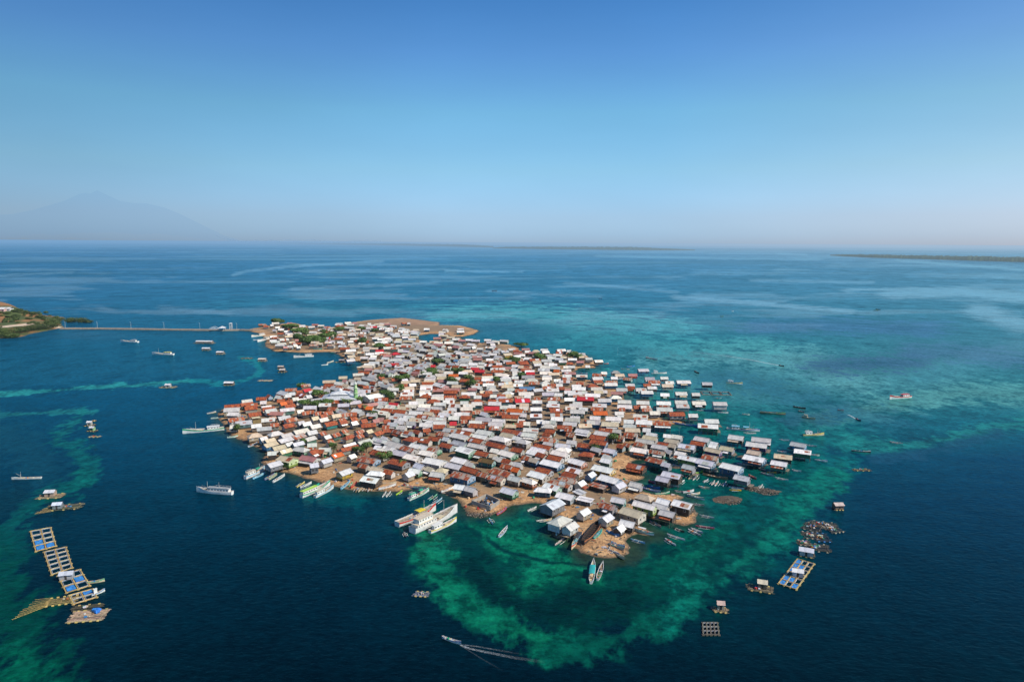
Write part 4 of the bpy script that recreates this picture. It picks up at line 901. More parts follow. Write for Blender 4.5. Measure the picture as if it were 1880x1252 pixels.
def house_parts(h):
    """meshes of one house in local coordinates: x along the ridge, z = 0 at ground"""
    L, W, st, wh, rise = h['L'], h['W'], h['stilt'], h['wallh'], h['rise']
    hip = 'H' in h['fl']; flat = 'F' in h['fl']
    rc, wear = ROOFC[h['roof']]; rc = jit(rc, 0.12 if h['roof'] != 'w' else 0.07)
    if h['roof'] in 'wu' and h['c'].y > 380:
        f_ = random.uniform(.58, .98); rc = (rc[0] * f_, rc[1] * f_ * .99, rc[2] * f_ * .97)
    if h['roof'] == 'w' and random.random() < 0.25: rc = (rc[0] * 1.02, rc[1] * .98, rc[2] * .9)
    wear = min(1, max(0, wear + random.uniform(-.08, .12)))
    if h['wall'] in WALLC: wc = jit(WALLC[h['wall']])
    else: wc = jit(random.choice([(.30, .29, .27), (.16, .13, .10), (.50, .46, .38), (.22, .24, .26), (.10, .22, .26), (.34, .28, .2), (.45, .45, .42), (.12, .26, .2)]), .15)
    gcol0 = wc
    wc = tuple(v * .62 for v in wc)  # long walls' shade is put into their colour; gable ends stay pale
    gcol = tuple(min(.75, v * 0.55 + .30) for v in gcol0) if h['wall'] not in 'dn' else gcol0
    ov, oe = 0.55, 0.45
    z0 = st; z1 = st + wh; zr = z1 + rise
    hx, hy = L / 2 - oe, W / 2 - ov
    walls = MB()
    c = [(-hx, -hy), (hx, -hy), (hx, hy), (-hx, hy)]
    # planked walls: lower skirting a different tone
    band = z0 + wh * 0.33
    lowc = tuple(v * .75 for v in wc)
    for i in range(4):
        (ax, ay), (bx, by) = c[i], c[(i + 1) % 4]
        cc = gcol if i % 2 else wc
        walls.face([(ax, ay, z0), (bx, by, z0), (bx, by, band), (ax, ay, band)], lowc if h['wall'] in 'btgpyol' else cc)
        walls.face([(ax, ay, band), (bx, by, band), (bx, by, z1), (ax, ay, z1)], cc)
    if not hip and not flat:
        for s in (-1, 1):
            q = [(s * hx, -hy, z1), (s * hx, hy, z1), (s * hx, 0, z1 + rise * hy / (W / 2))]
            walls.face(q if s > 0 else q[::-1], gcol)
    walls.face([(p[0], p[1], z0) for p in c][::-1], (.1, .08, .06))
    roof = MB()
    rcol = rc + (wear,)
    e = W / 2; g = L / 2; th = 0.10
    ze = z1 - rise * ov / (W / 2) * 0.4
    hr = max(0.4, g - min(W * 0.42, g - .6)) if hip else g

    def slab(p, col):
        n_ = len(p)
        roof.face(p, col, None)
        lo = [(x, y, z - th) for x, y, z in p]
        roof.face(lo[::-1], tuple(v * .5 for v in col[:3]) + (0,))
        for i in range(n_):
            j = (i + 1) % n_
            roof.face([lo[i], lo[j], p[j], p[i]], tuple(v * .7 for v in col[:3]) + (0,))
    two = h['roof'] == 's' and random.random() < .5
    if flat:
        slab([(-g, -e, ze), (g, -e, ze), (g, e, zr), (-g, e, zr)], rcol)
    else:
        slab([(-g, -e, ze), (g, -e, ze), (hr, 0, zr), (-hr, 0, zr)], rcol)
        oc = jit(rc, .1) + (min(1, wear + (.3 if two else 0.03)),)
        slab([(g, e, ze), (-g, e, ze), (-hr, 0, zr), (hr, 0, zr)], oc)
        if hip:
            slab([(g, -e, ze), (g, e, ze), (hr, 0, zr)], rcol)
            slab([(-g, e, ze), (-g, -e, ze), (-hr, 0, zr)], oc)
        # replaced sheets of another colour on the near slope
        if random.random() < .38 and not hip and L > 7:
            u0 = random.uniform(-.75, .3) * g; u1 = u0 + random.uniform(1.2, .45 * L)
            u1 = min(u1, g - .2)
            v0, v1 = sorted((random.uniform(0, .5), random.uniform(.55, 1.0)))
            pc, pw = random.choice([((.2, .06, .04), .7), ((.5, .5, .48), .2), ((.5, .4, .28), .5), ((.7, .7, .7), 0), ((.4, .13, .05), .6)])
            f = lambda u, v: (u, -e + v * e, ze + v * (zr - ze) + .025)
            roof.face([f(u0, v0), f(u1, v0), f(u1, v1), f(u0, v1)], jit(pc, .2) + (pw,))
    cap = MB()
    cap.box((0, 0, zr + .03), (2 * hr, .42, .07), col=tuple(v * .85 for v in rc) + (wear * .5,))
    return walls, roof, cap, wc, (hx, hy, z0, z1, e, g, ze, zr)


def lean_to(h, dims):
    hx, hy, z0, z1, e, g, ze, zr = dims
    dpt = random.uniform(1.4, 2.3); w0 = -g * random.uniform(.3, 1); w1 = g * random.uniform(.3, 1)
    rc, wr = random.choice([ROOFC['g'], ROOFC['w'], ROOFC['s'], ROOFC['r'], ROOFC['b']]); rc = jit(rc, .1)
    m_ = MB(); a = ze - .35; b = ze - .95
    p = [(w0, -e - dpt + .4, b), (w1, -e - dpt + .4, b), (w1, -hy - .02, a), (w0, -hy - .02, a)]
    m_.face(p, rc + (wr,)); lo = [(x, y, z - .07) for x, y, z in p]
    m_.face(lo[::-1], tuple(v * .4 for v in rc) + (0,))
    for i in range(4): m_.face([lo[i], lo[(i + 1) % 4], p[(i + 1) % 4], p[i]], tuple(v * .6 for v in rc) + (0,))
    posts = []
    k = max(2, int((w1 - w0) / 2.6) + 1)
    for i in range(k):
        x = w0 + .15 + (w1 - w0 - .3) * i / (k - 1)
        posts.append(MB().box((x, -e - dpt + .55, (b - .5) / 2 - .1), (.13, .13, b + .5), col=(.2, .16, .12)))
    return m_, posts


def build_house(h, rank):
    root = empty('house' if not h['water'] else 'stilt_house', h['c'], h['ang'])
    walls, roof, cap, wc, dims = house_parts(h)
    hx, hy, z0, z1, e, g, ze, zr = dims
    walls.build('wall', M_WALL, root)
    ro = roof.build('roof', M_ROOF, root)
    if rank < 220: cap.build('ridge_cap', M_ROOF, ro)
    near = rank < 110
    # stilts
    nx = max(3, int(L_ := (2 * hx) / 2.6) + 1); ny = 3
    if h['water'] and rank < 190 and rank % 1 == 0 and near:
        for i in range(nx):
            for j in range(ny):
                x = -hx + .1 + (2 * hx - .2) * i / (nx - 1); y = -hy + .1 + (2 * hy - .2) * j / (ny - 1)
                MB().tube((x, y, -1.2), (x, y, z0 + .02), .11, n=5, col=(.17, .13, .10)).build('stilt', M_WOOD, root)
        fb = MB()
    else:
        fb = MB()
        for i in range(nx):
            for j in range(ny):
                x = -hx + .1 + (2 * hx - .2) * i / (nx - 1); y = -hy + .1 + (2 * hy - .2) * j / (ny - 1)
                fb.tube((x, y, -1.2), (x, y, z0), .11, n=4, col=(.17, .13, .10))
    for j in range(ny):
        y = -hy + .1 + (2 * hy - .2) * j / (ny - 1)
        fb.box((0, y, z0 - .12), (2 * hx + .3, .16, .2), col=(.15, .12, .09))
    fb.build('floor_frame', M_WOOD, root)
    if rank < 165:
        k = 2 if hx < 4.2 else 3
        fr = (.6, .6, .58) if random.random() < .5 else tuple(min(.8, v * 1.6 + .1) for v in wc)
        zc = z0 + (z1 - z0) * .58
        spots = [(-hx + 2 * hx * (i + .5) / k, 0) for i in range(k)]
        di = random.randrange(k)
        for i, (x, _) in enumerate(spots):
            if i == di and near:
                d_ = MB().box((x, -hy - .03, z0 + .98), (.9, .06, 1.9), col=tuple(v * .45 for v in fr))
                d_.build('door', M_WOOD, root)
            else:
                wn = MB().box((x, -hy - .035, zc), (1.15, .07, 1.15), col=fr).build('window', M_WALL, root)
                if near: MB().box((x, -hy - .085, zc), (.9, .035, .9), col=(.03, .03, .035)).build('pane', M_GLASS, wn)
        for y in ((-hy * .45, hy * .45) if hy > 2.6 else (0,)):
            wn = MB().box((hx + .035, y, zc), (.07, .95, 1.05), col=fr).build('window', M_WALL, root)
            if near: MB().box((hx + .085, y, zc), (.035, .7, .8), col=(.03, .03, .035)).build('pane', M_GLASS, wn)
    if random.random() < (.42 if rank < 200 else .3) and not h['fl']:
        a, b = lean_to(h, dims)
        v_ = a.build('lean_to_roof', M_ROOF, root)
        for q_ in b: q_.build('post', M_WOOD, root)
    if h['water'] and rank < 200 and not h['fl']:
        # open landing deck beside the house
        dk = MB(); s = random.choice((-1, 1)); wd = random.uniform(1.2, 2.4)
        n_ = int(2 * hy / .5)
        for i in range(n_):
            dk.box((s * (hx + wd / 2 + .05), -hy + (i + .5) * 2 * hy / n_, z0 - .25), (wd, 2 * hy / n_ * .82, .07), col=jit((.30, .24, .17), .25))
        for y in (-hy + .3, hy - .3):
            dk.tube((s * (hx + wd - .1), y, -1.1), (s * (hx + wd - .1), y, z0 - .28), .09, n=4, col=(.17, .13, .1))
        dk.build('deck', M_WOOD, root)
    return root


houses.sort(key=lambda h: -h['L'] * (h['W'] + 4) * h['ppm'] ** 2)
THINGS = []          # (object, base words, category, px, py)


def screen(v):
    x, y = chart(v[0], v[1], v[2]); return float(x), float(y)


def house_words(h):
    w_ = ROOFN[h['roof']]
    s = '%s %s house' % (w_, 'hipped roof' if 'H' in h['fl'] else 'roofed')
    if 'B' in h['fl']: s = 'large ' + s
    if h['wall'] in WALLN: s += ' with %s walls' % WALLN[h['wall']]
    if h['water']: s = s.replace('house', 'stilt house')
    return s


for i, h in enumerate(houses[:300]):
    o = build_house(h, i)
    p = screen((h['c'].x, h['c'].y, h['c'].z + 5))
    THINGS.append((o, house_words(h), 'house', p, 'stilt houses over the shallows' if h['water'] else 'houses of the island village'))

rest = MB()
restr = MB()
for h in houses[300:]:
    walls, roof, cap, wc, dims = house_parts(h)
    M_ = Matrix.Translation(h['c']) @ Matrix.Rotation(h['ang'], 4, 'Z')
    rest.merge(walls, M_); restr.merge(roof, M_)
    hx, hy, z0 = dims[:3]
    b = MB()
    for x in (-hx + .2, 0, hx - .2):
        for y in (-hy + .2, hy - .2):
            b.tube((x, y, -1.2), (x, y, z0), .12, n=4, col=(.15, .12, .09))
    zc = z0 + 1.5
    for x in (-hx * .5, hx * .5):
        b.box((x, -hy - .03, zc), (1.1, .06, 1.1), col=(.05, .05, .055))
    if random.random() < .4:
        m2, posts = lean_to(h, dims); restr.merge(m2, M_)
    rest.merge(b, M_)
# infill: the small roofs the survey could not tell apart, far half of the village
OPEN = [[(735,580),(885,580),(885,612),(800,606),(735,600)],[(1035,688),(1115,688),(1115,706),(1035,706)],[(905,626),(955,626),(955,640),(905,640)],[(465,598),(500,598),(500,610),(465,612)]]
_cx = RNG.uniform(400, 1200, 9000); _cy = RNG.uniform(592, 790, 9000)
_W = [P(a, b, 6.5) for a, b in zip(_cx, _cy)]
_X = np.array([w.x for w in _W]); _Y = np.array([w.y for w in _W]); _S = sdist(_X, _Y, shoreW)
_pos = [(k['c'].x, k['c'].y, max(k['L'], 7)) for k in houses]
_add = 0
for x, y, s, a, b in zip(_X, _Y, _S, _cx, _cy):
    if s < 5 or any(inside(np.array([a]), np.array([b]), q)[0] for q in OPEN): continue
    if b < 640 and random.random() < .5: continue
    if min(math.hypot((px - x) * .85, (py - y)) for px, py, _ in _pos) < 9.3: continue
    gz = max(0, ground_z(x, y))
    h = dict(code='', roof=random.choice('wwwggguubbbrrsks'), wall='.', fl='', water=False, stilt=1.2, wallh=2.5, rise=1.6, c=Vector((x, y, gz)),
             ang=random.gauss(.1 if a < 760 else -.03, .16), L=random.uniform(7, 10.5), W=random.uniform(5.5, 7), seed=.5)
    _pos.append((x, y, 8)); _add += 1
    walls, roof, cap, wc, dims = house_parts(h)
    M_ = Matrix.Translation(h['c']) @ Matrix.Rotation(h['ang'], 4, 'Z')
    rest.merge(walls, M_); restr.merge(roof, M_)
print('infill', _add, 'houses', len(houses))
far_root = empty('distant_houses', (0, 0, 0))
tag(far_root, 'mass of small metal roofed houses crowding the middle and far village', 'houses', None, 'stuff')
rest.build('wall', M_WALL, far_root)
restr.build('roof', M_ROOF, far_root)

# ================================================================= boats
WHT = (.78, .78, .74); CRM = (.66, .56, .38); WOD = (.30, .20, .11); DRK = (.06, .05, .045); BLU = (.05, .22, .50); LBL = (.25, .55, .72)
GRN = (.04, .40, .20); TEA = (.04, .45, .42); YEL = (.75, .58, .03); RED = (.60, .06, .04); GRY = (.36, .37, .37); LIM = (.45, .70, .05); PUR = (.35, .30, .50); ORA = (.62, .22, .05)
CN = {'W': ('white', WHT), 'C': ('cream', CRM), 'D': ('dark', DRK), 'B': ('blue', BLU), 'L': ('light blue', LBL), 'G': ('green', GRN), 'T': ('turquoise', TEA),
      'Y': ('yellow', YEL), 'R': ('red', RED), 'N': ('grey', GRY), 'M': ('lime green', LIM), 'P': ('pale purple', PUR), 'O': ('wooden', WOD)}


def hull_mesh(L, B, H, colour, stripe, sheer=.35, full=.8, keel=.35, stern=.55, n=15, inner=(.35, .27, .18), deckz=.55):
    """open hull: bow at +x. returns hull mesh and the inner deck mesh"""
    hb = MB(); db = MB()
    ring = []
    for i in range(n):
        t = i / (n - 1); x = -L / 2 + L * t
        wdt = B / 2 * min(1, (stern + (1 - stern) * math.sin(min(1, t / .35) * math.pi / 2))) * (1 - max(0, (t - .5) / .5) ** (1.2 + full * 1.6))
        wdt = max(wdt, .03)
        zt = H * (1 + sheer * (max(0, t - .45) / .55) ** 2 * 1.6 + sheer * .35 * (max(0, .3 - t) / .3) ** 2)
        xo = x + (L * .05 if t > .95 else 0)
        kz = -keel * (1 - max(0, (t - .8) / .2) ** 2)
        prof = [(0, kz), (wdt * .62, kz * .55), (wdt * .9, H * .25), (wdt * .97, zt * .66), (wdt, zt)]
        ring.append([(xo, y, z) for y, z in prof])
    for i in range(n - 1):
        for s in (1, -1):
            for k in range(4):
                c = stripe if k == 3 else colour
                if k == 0: c = tuple(v * .5 for v in colour)
                q = [ring[i][k], ring[i + 1][k], ring[i + 1][k + 1], ring[i][k + 1]]
                q = [(x, y * s, z) for x, y, z in q]
                hb.face(q if s < 0 else q[::-1], c)
            # gunwale cap and inner side
            a, b = ring[i][4], ring[i + 1][4]
            ai = (a[0], max(.01, a[1] - .13) * s, a[2]); bi = (b[0], max(.01, b[1] - .13) * s, b[2])
            a = (a[0], a[1] * s, a[2]); b = (b[0], b[1] * s, b[2])
            q = [a, b, bi, ai]
            hb.face(q if s < 0 else q[::-1], tuple(min(.85, v * 1.1) for v in colour))
            dz = deckz
            al = (ai[0], ai[1] * .96, a[2] - H * (1 - dz)); bl = (bi[0], bi[1] * .96, b[2] - H * (1 - dz))
            q = [ai, bi, bl, al]
            hb.face(q if s < 0 else q[::-1], tuple(v * .7 for v in colour))
    # transom
    r = ring[0]
    hb.face([(r[k][0], r[k][1], r[k][2]) for k in range(5)] + [(r[k][0], -r[k][1], r[k][2]) for k in (4, 3, 2, 1)], colour)
    for i in range(n - 1):
        a, b = ring[i][4], ring[i + 1][4]
        za, zb = a[2] - H * (1 - deckz), b[2] - H * (1 - deckz)
        ya, yb = max(.005, a[1] - .13) * .96, max(.005, b[1] - .13) * .96
        db.face([(a[0], -ya, za), (b[0], -yb, zb), (b[0], yb, zb), (a[0], ya, za)], jit(inner, .15))
    return hb, db, ring


def place_boat(name, x1, y1, x2, y2, z=0.0):
    A = P(x1, y1, z); B = P(x2, y2, z)
    d = B - A; L = d.length
    ang = math.atan2(d.y, d.x)
    return empty(name, (A + B) / 2, ang), L


def on_shore(root):
    g = ground_z(root.location.x, root.location.y)
    if g > 0: root.location.z = g - .05
    else: root.location.z = 0
    return g > 0


def canopy(root, x0, x1, w, z, col, floor=.6):
    m_ = MB(); n = 5
    for i in range(n):
        a0 = -1 + 2 * i / n; a1 = -1 + 2 * (i + 1) / n
        f = lambda a: (a * w / 2, z - .22 * a * a)
        (ya, za), (yb, zb) = f(a0), f(a1)
        m_.face([(x0, ya, za), (x1, ya, za), (x1, yb, zb), (x0, yb, zb)], col)
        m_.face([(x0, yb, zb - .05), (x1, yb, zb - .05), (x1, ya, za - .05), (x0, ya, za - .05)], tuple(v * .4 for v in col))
    c = m_.build('canopy', M_BOAT, root)
    for x in (x0 + .1, x1 - .1):
        for s in (-1, 1):
            MB().tube((x, s * w * .45, floor * .6), (x, s * w * .45, z - .2), .045, n=4, col=(.5, .45, .35)).build('post', M_WOOD, c)


def cargo(root, L, B, z, k=4, name='crate'):
    for i in range(k):
        x = random.uniform(-.34, .22) * L; y = random.uniform(-.25, .25) * B
        s = (random.uniform(.3, .9), random.uniform(.3, .7), random.uniform(.2, .5))
        MB().box((x, y, z + s[2] / 2), s, random.uniform(0, 3), jit(random.choice([BLU, CRM, WOD, RED, GRY, WHT, GRN, ORA]), .2)).build(name, M_BOAT, root)


def outrigger(x1, y1, x2, y2, c='W', words=None, sides=2, can=None, big=False):
    root, L = place_boat('outrigger_canoe', x1, y1, x2, y2)
    ash = on_shore(root)
    name, colr = CN[c]
    L = max(4.5, L); B = max(.6, L * .085); H = .42 if not big else .6
    hb, db, _ = hull_mesh(L, B, H, jit(colr), jit(random.choice([WHT, colr, BLU, CRM, RED]), .1), sheer=.6, full=.9, keel=.2, stern=.3, n=11)
    hb.build('hull', M_BOAT, root); db.build('deck', M_WOOD, root)
    span = L * .19
    zf = .12
    for s in ([-1, 1] if sides == 2 else [-1]):
        f = MB()
        pts = [(-L * .32, s * span, zf), (L * .1, s * span, zf), (L * .30, s * span * .93, zf + .12)]
        f.tube(pts[0], pts[1], .09, .09, 5, jit(WHT)); f.tube(pts[1], pts[2], .09, .05, 5, jit(WHT))
        f.build('outrigger_float', M_BOAT, root)
    for x in (-L * .22, L * .12):
        e0 = -span if sides == 2 else -span; e1 = span if sides == 2 else B * .4
        b_ = MB(); b_.tube((x, e0, zf + .1), (x, 0, H + .28), .05, n=4, col=(.55, .5, .4)); b_.tube((x, 0, H + .28), (x, e1, (zf + .1) if sides == 2 else H), .05, n=4, col=(.55, .5, .4))
        b_.build('boom', M_BOAT, root)
    if L > 7 and random.random() < .6: cargo(root, L * .7, B * .6, H * .6, 3)
    if can:
        canopy(root, -L * .25, L * .1, B * 1.3, H + 1.3, jit(CN[can][1]))
    w_ = words or '%s outrigger canoe %s' % (name, 'drawn up on the shore' if ash else 'afloat beside the village')
    THINGS.append((root, w_, 'canoe', ((x1 + x2) / 2, (y1 + y2) / 2), 'outrigger canoes around the village'))
    return root


def boat(x1, y1, x2, y2, c='W', words=None, can=None, stripe=None, wide=1.0, name='wooden_boat', cat='boat', mast=False, cab=None, grp='wooden boats around the village', gear=4):
    root, L = place_boat(name, x1, y1, x2, y2)
    ash = on_shore(root)
    nm, colr = CN[c]
    L = max(4, L); B = max(1.0, L * .155) * wide; H = .5 + L * .028
    hb, db, _ = hull_mesh(L, B, H, jit(colr), CN[stripe][1] if stripe else jit(random.choice([colr, WHT, BLU, GRN]), .1), sheer=.55, full=.7, keel=.3, stern=.5, inner=random.choice([WOD, GRY, CRM, LBL]))
    hb.build('hull', M_BOAT, root); db.build('deck', M_WOOD, root)
    for x in (-.28, -.05, .2):
        MB().box((x * L, 0, H * .9), (.28, B * .86, .06), col=jit(CRM)).build('thwart', M_WOOD, root)
    if gear: cargo(root, L, B * .7, H * .55, gear)
    if can: canopy(root, -L * .3, L * .12, B * .95, H + 1.5, jit(CN[can][1]))
    if cab:
        cb = MB().box((-L * .2, 0, H + .7), (L * .26, B * .7, 1.5), col=jit(CN[cab][1])).build('cabin', M_BOAT, root)
        MB().box((-L * .2, 0, H + 1.5), (L * .3, B * .8, .1), col=jit(CN[cab][1], .1)).build('cabin_roof', M_BOAT, cb)
        MB().box((-L * .2 + L * .13 + .02, 0, H + .95), (.05, B * .5, .5), col=DRK).build('window', M_GLASS, cb)
    if mast: MB().tube((L * .18, 0, H * .5), (L * .18, 0, H + 3.6 + L * .08), .09, .05, 5, (.6, .6, .6)).build('mast', M_WOOD, root)
    w_ = words or '%s wooden boat %s' % (nm, 'pulled up on the sand' if ash else 'moored on the water')
    if can and not words: w_ = '%s wooden boat with %s canopy' % (nm, CN[can][0])
    THINGS.append((root, w_, cat, ((x1 + x2) / 2, (y1 + y2) / 2), grp))
    return root, L, B, H


def ship(x1, y1, x2, y2, words, hull='W', stripe='G', decks=2, bow_deck=True, mast=1, roofc='C', wide=1.0, name='fishing_vessel', hscale=1.0, houseat=-.22, houselen=.36, awning=None, nohouse=False):
    """x1,y1 stern ; x2,y2 bow"""
    root, L = place_boat(name, x1, y1, x2, y2)
    B = max(2.0, L * (.2 if L > 20 else .165)) * wide; H = (.9 + L * .05) * hscale
    hb, db, ring = hull_mesh(L, B, H, jit(CN[hull][1]), CN[stripe][1], sheer=.62, full=.75, keel=.6, stern=.72, n=21, inner=(.5, .42, .30), deckz=.72)
    hb.build('hull', M_BOAT, root, smooth=False); db.build('deck', M_WOOD, root)
    fl = H * .72
    if not nohouse:
        hl = L * houselen; hxx = L * houseat
        z = fl
        for k in range(decks):
            f = 1 - .28 * k
            hh = 1.9
            cb = MB().box((hxx - k * hl * .05, 0, z + hh / 2), (hl * f, B * .66 * (1 - .12 * k), hh), col=jit(WHT, .03)).build('deckhouse', M_BOAT, root)
            MB().box((hxx - k * hl * .05, 0, z + hh + .06), (hl * f + .7, B * .76 * (1 - .1 * k), .13), col=jit(CN[roofc][1])).build('deck_roof', M_BOAT, cb)
            nw = max(2, int(hl * f / 1.5))
            for s in (-1, 1):
                for i in range(nw):
                    MB().box((hxx - k * hl * .05 - hl * f / 2 + (i + .5) * hl * f / nw, s * (B * .33 * (1 - .12 * k) + .02), z + hh * .6), (.65, .05, .5), col=DRK).build('window', M_GLASS, cb)
            MB().box((hxx - k * hl * .05 + hl * f / 2 + .03, 0, z + hh * .62), (.05, B * .5, .55), col=DRK).build('windscreen', M_GLASS, cb)
            z += hh + .12
        rl = MB()
        for s in (-1, 1):
            rl.tube((hxx - hl / 2, s * B * .3, z + .75), (hxx + hl * .2, s * B * .3, z + .75), .04, n=4, col=WHT)
            for i in range(5):
                x = hxx - hl / 2 + i * hl * .7 / 4
                rl.tube((x, s * B * .3, z), (x, s * B * .3, z + .75), .035, n=4, col=WHT)
        rl.build('railing', M_BOAT, root)
    for k in range(mast):
        x = (L * .22, -L * .12, L * .05)[k]
        hgt = fl + L * .26
        mm = MB().tube((x, 0, fl), (x, 0, hgt), .12, .06, 6, jit((.62, .6, .55))).build('mast', M_WOOD, root)
        MB().tube((x, 0, fl + 1.2), (x + L * .16, 0, fl + 2.6), .07, .04, 5, jit((.6, .58, .5))).build('boom', M_WOOD, mm)
    if awning:
        canopy(root, L * .02, L * .2, B * .8, fl + 2.1, jit(CN[awning][1]), fl)
    MB().box((L * .12, 0, fl + .25), (L * .12, B * .4, .5), col=jit(CRM)).build('hatch', M_BOAT, root)
    MB().box((L * .46, 0, H * 1.75), (L * .1, .25, .18), col=jit(WHT)).build('bowsprit', M_BOAT, root)
    cargo(root, L * .8, B * .5, fl, 7)
    THINGS.append((root, words, 'ship' if L > 17 else 'boat', ((x1 + x2) / 2, (y1 + y2) / 2), None))
    return root


# --- the three white ships rafted together and other large vessels
ship(757, 979, 836, 942, 'large white double decked fishing ship in the middle of the rafted ships', stripe='W', decks=2, mast=2, hscale=.95, wide=1.08, houselen=.42, houseat=-.24)
ship(729, 967, 797, 938, 'long white wooden ship with an open deck, behind the large rafted white ship', stripe='R', decks=1, mast=1, nohouse=True, hscale=.95, roofc='O', awning='Y')
ship(789, 979, 836, 958, 'low white and cream vessel moored in front of the large rafted white ship', stripe='Y', decks=1, mast=0, houselen=.3, hscale=.7, roofc='W')
ship(427, 908, 364, 903, 'white passenger boat with a dark awning alone on the deep blue water', stripe='W', decks=1, mast=2, houselen=.6, houseat=-.12, hscale=.8, roofc='N')
ship(412, 789, 339, 796, 'white ship with a bright green stripe pointing left off the rusty roofs', stripe='G', decks=1, mast=1, hull='W', hscale=.8, houselen=.3, roofc='W')
ship(450, 880, 487, 863, 'colourful fishing vessel with a green canopy at the sandy left shore', stripe='L', decks=1, mast=1, hull='W', awning='G', hscale=.9)
ship(553, 914, 604, 892, 'white and green vessel moored with its bow against the left beach', stripe='G', decks=1, mast=0, hull='W', roofc='M', hscale=.8, houselen=.5)
boat(557, 904, 585, 892, 'G', 'slim green boat alongside the white and green beached vessel', stripe='T')
ship(578, 914, 611, 897, 'white cabin boat with blue trim right of the white and green vessel', stripe='L', decks=1, mast=0, hscale=.65, houselen=.4, roofc='C')
ship(319, 652, 281, 651, 'white boat with yellow cargo alone on the left bay', stripe='W', decks=1, mast=1, hscale=.7, houselen=.3, roofc='Y')
ship(254, 629, 223, 628, 'white boat nearest the dark mangroves on the left bay', stripe='W', decks=1, mast=0, hscale=.7, houselen=.3, roofc='N')
ship(576, 655, 541, 657, 'white narrow ship with a mast in the inner bay below the red roofs', stripe='W', decks=1, mast=1, hscale=.75, houselen=.35, roofc='W')
ship(76, 878, 24, 880, 'long low white boat at the far left edge over dark reef', stripe='W', decks=1, mast=1, hscale=.4, nohouse=True, roofc='N')
ship(1635 + 36, 730, 1635, 733, 'white motor yacht with red trim on the right turquoise flats', stripe='R', decks=1, mast=0, hscale=.9, wide=1.3, houselen=.3, roofc='R')
ship(1474, 800, 1511, 799, 'cream wooden boat with a mast right of the outer stilt houses', hull='C', stripe='Y', decks=1, mast=1, hscale=.6, houselen=.3, roofc='W')
ship(1334, 788, 1392, 792, 'long white and blue boat with a light blue awning beside the stilt houses', stripe='B', decks=1, mast=1, hscale=.5, houselen=.22, roofc='L', awning='L')
ship(1333, 704, 1362, 706, 'cream white boat pointing right beyond the right hand stilt hut', stripe='Y', decks=1, mast=0, hscale=.7, houselen=.3, roofc='W')
ship(487, 616, 463, 619, 'white and cream boat moored nearest the causeway end', stripe='C', decks=1, mast=0, hscale=.8, houselen=.4, roofc='W')
ship(495, 622, 474, 628, 'pale boat with an open stern left of the northern shore houses', stripe='W', decks=1, mast=0, hscale=.7, houselen=.3, roofc='C')
ship(1196, 686, 1223, 686, 'white boat behind the bright blue walled stilt house', stripe='W', decks=1, mast=0, hscale=.5, houselen=.25, roofc='W')
ship(750, 919, 786, 902, 'white boat with a green canopy floating just off the sandy beach', stripe='G', decks=1, mast=0, hscale=.6, houselen=.22, awning='G', houseat=-.3, roofc='G')
boat(1085, 1072, 1090, 1033, 'W', 'white boat with a turquoise canopy anchored south of the sand point', stripe='B', can='T', wide=.85, gear=6)
boat(1097, 1066, 1107, 1037, 'W', 'white boat with gear on deck anchored beside the turquoise canopied boat', stripe='D', wide=.9, gear=9)
boat(1067, 981, 1050, 1009, 'C', 'large wooden boat with a dark cover aground left of the half built hull', stripe='R', can='D', wide=.9)

# hull under construction on the point
_r, _Lh = place_boat('unfinished_hull', 1070, 1004, 1104, 964); on_shore(_r)
_B = 3.6
_hb, _db, _rg = hull_mesh(_Lh, _B, 1.7, (.07, .05, .045), (.42, .16, .06), sheer=.4, full=.6, keel=.1, stern=.4, n=21, inner=(.025, .022, .02), deckz=.2)
_hb.build('hull', M_WOOD, _r); _db.build('deck', M_WOOD, _r)
for _i in range(9):
    _x = -_Lh * .4 + _i * _Lh * .09
    MB().box((_x, 0, 1.45), (.14, _B * .8, .16), col=(.30, .14, .07)).build('frame_beam', M_WOOD, _r)
for _i in range(5):
    for _s in (-1, 1):
        MB().tube((-_Lh * .35 + _i * _Lh * .15, _s * (_B * .5 + 1.2), -.1), (-_Lh * .35 + _i * _Lh * .15, _s * _B * .42, 1.3), .08, n=4, col=(.4, .2, .09)).build('shore_prop', M_WOOD, _r)
THINGS.append((_r, 'long dark half built wooden hull with orange rim on the sand point', 'ship hull', (1087, 984), None))

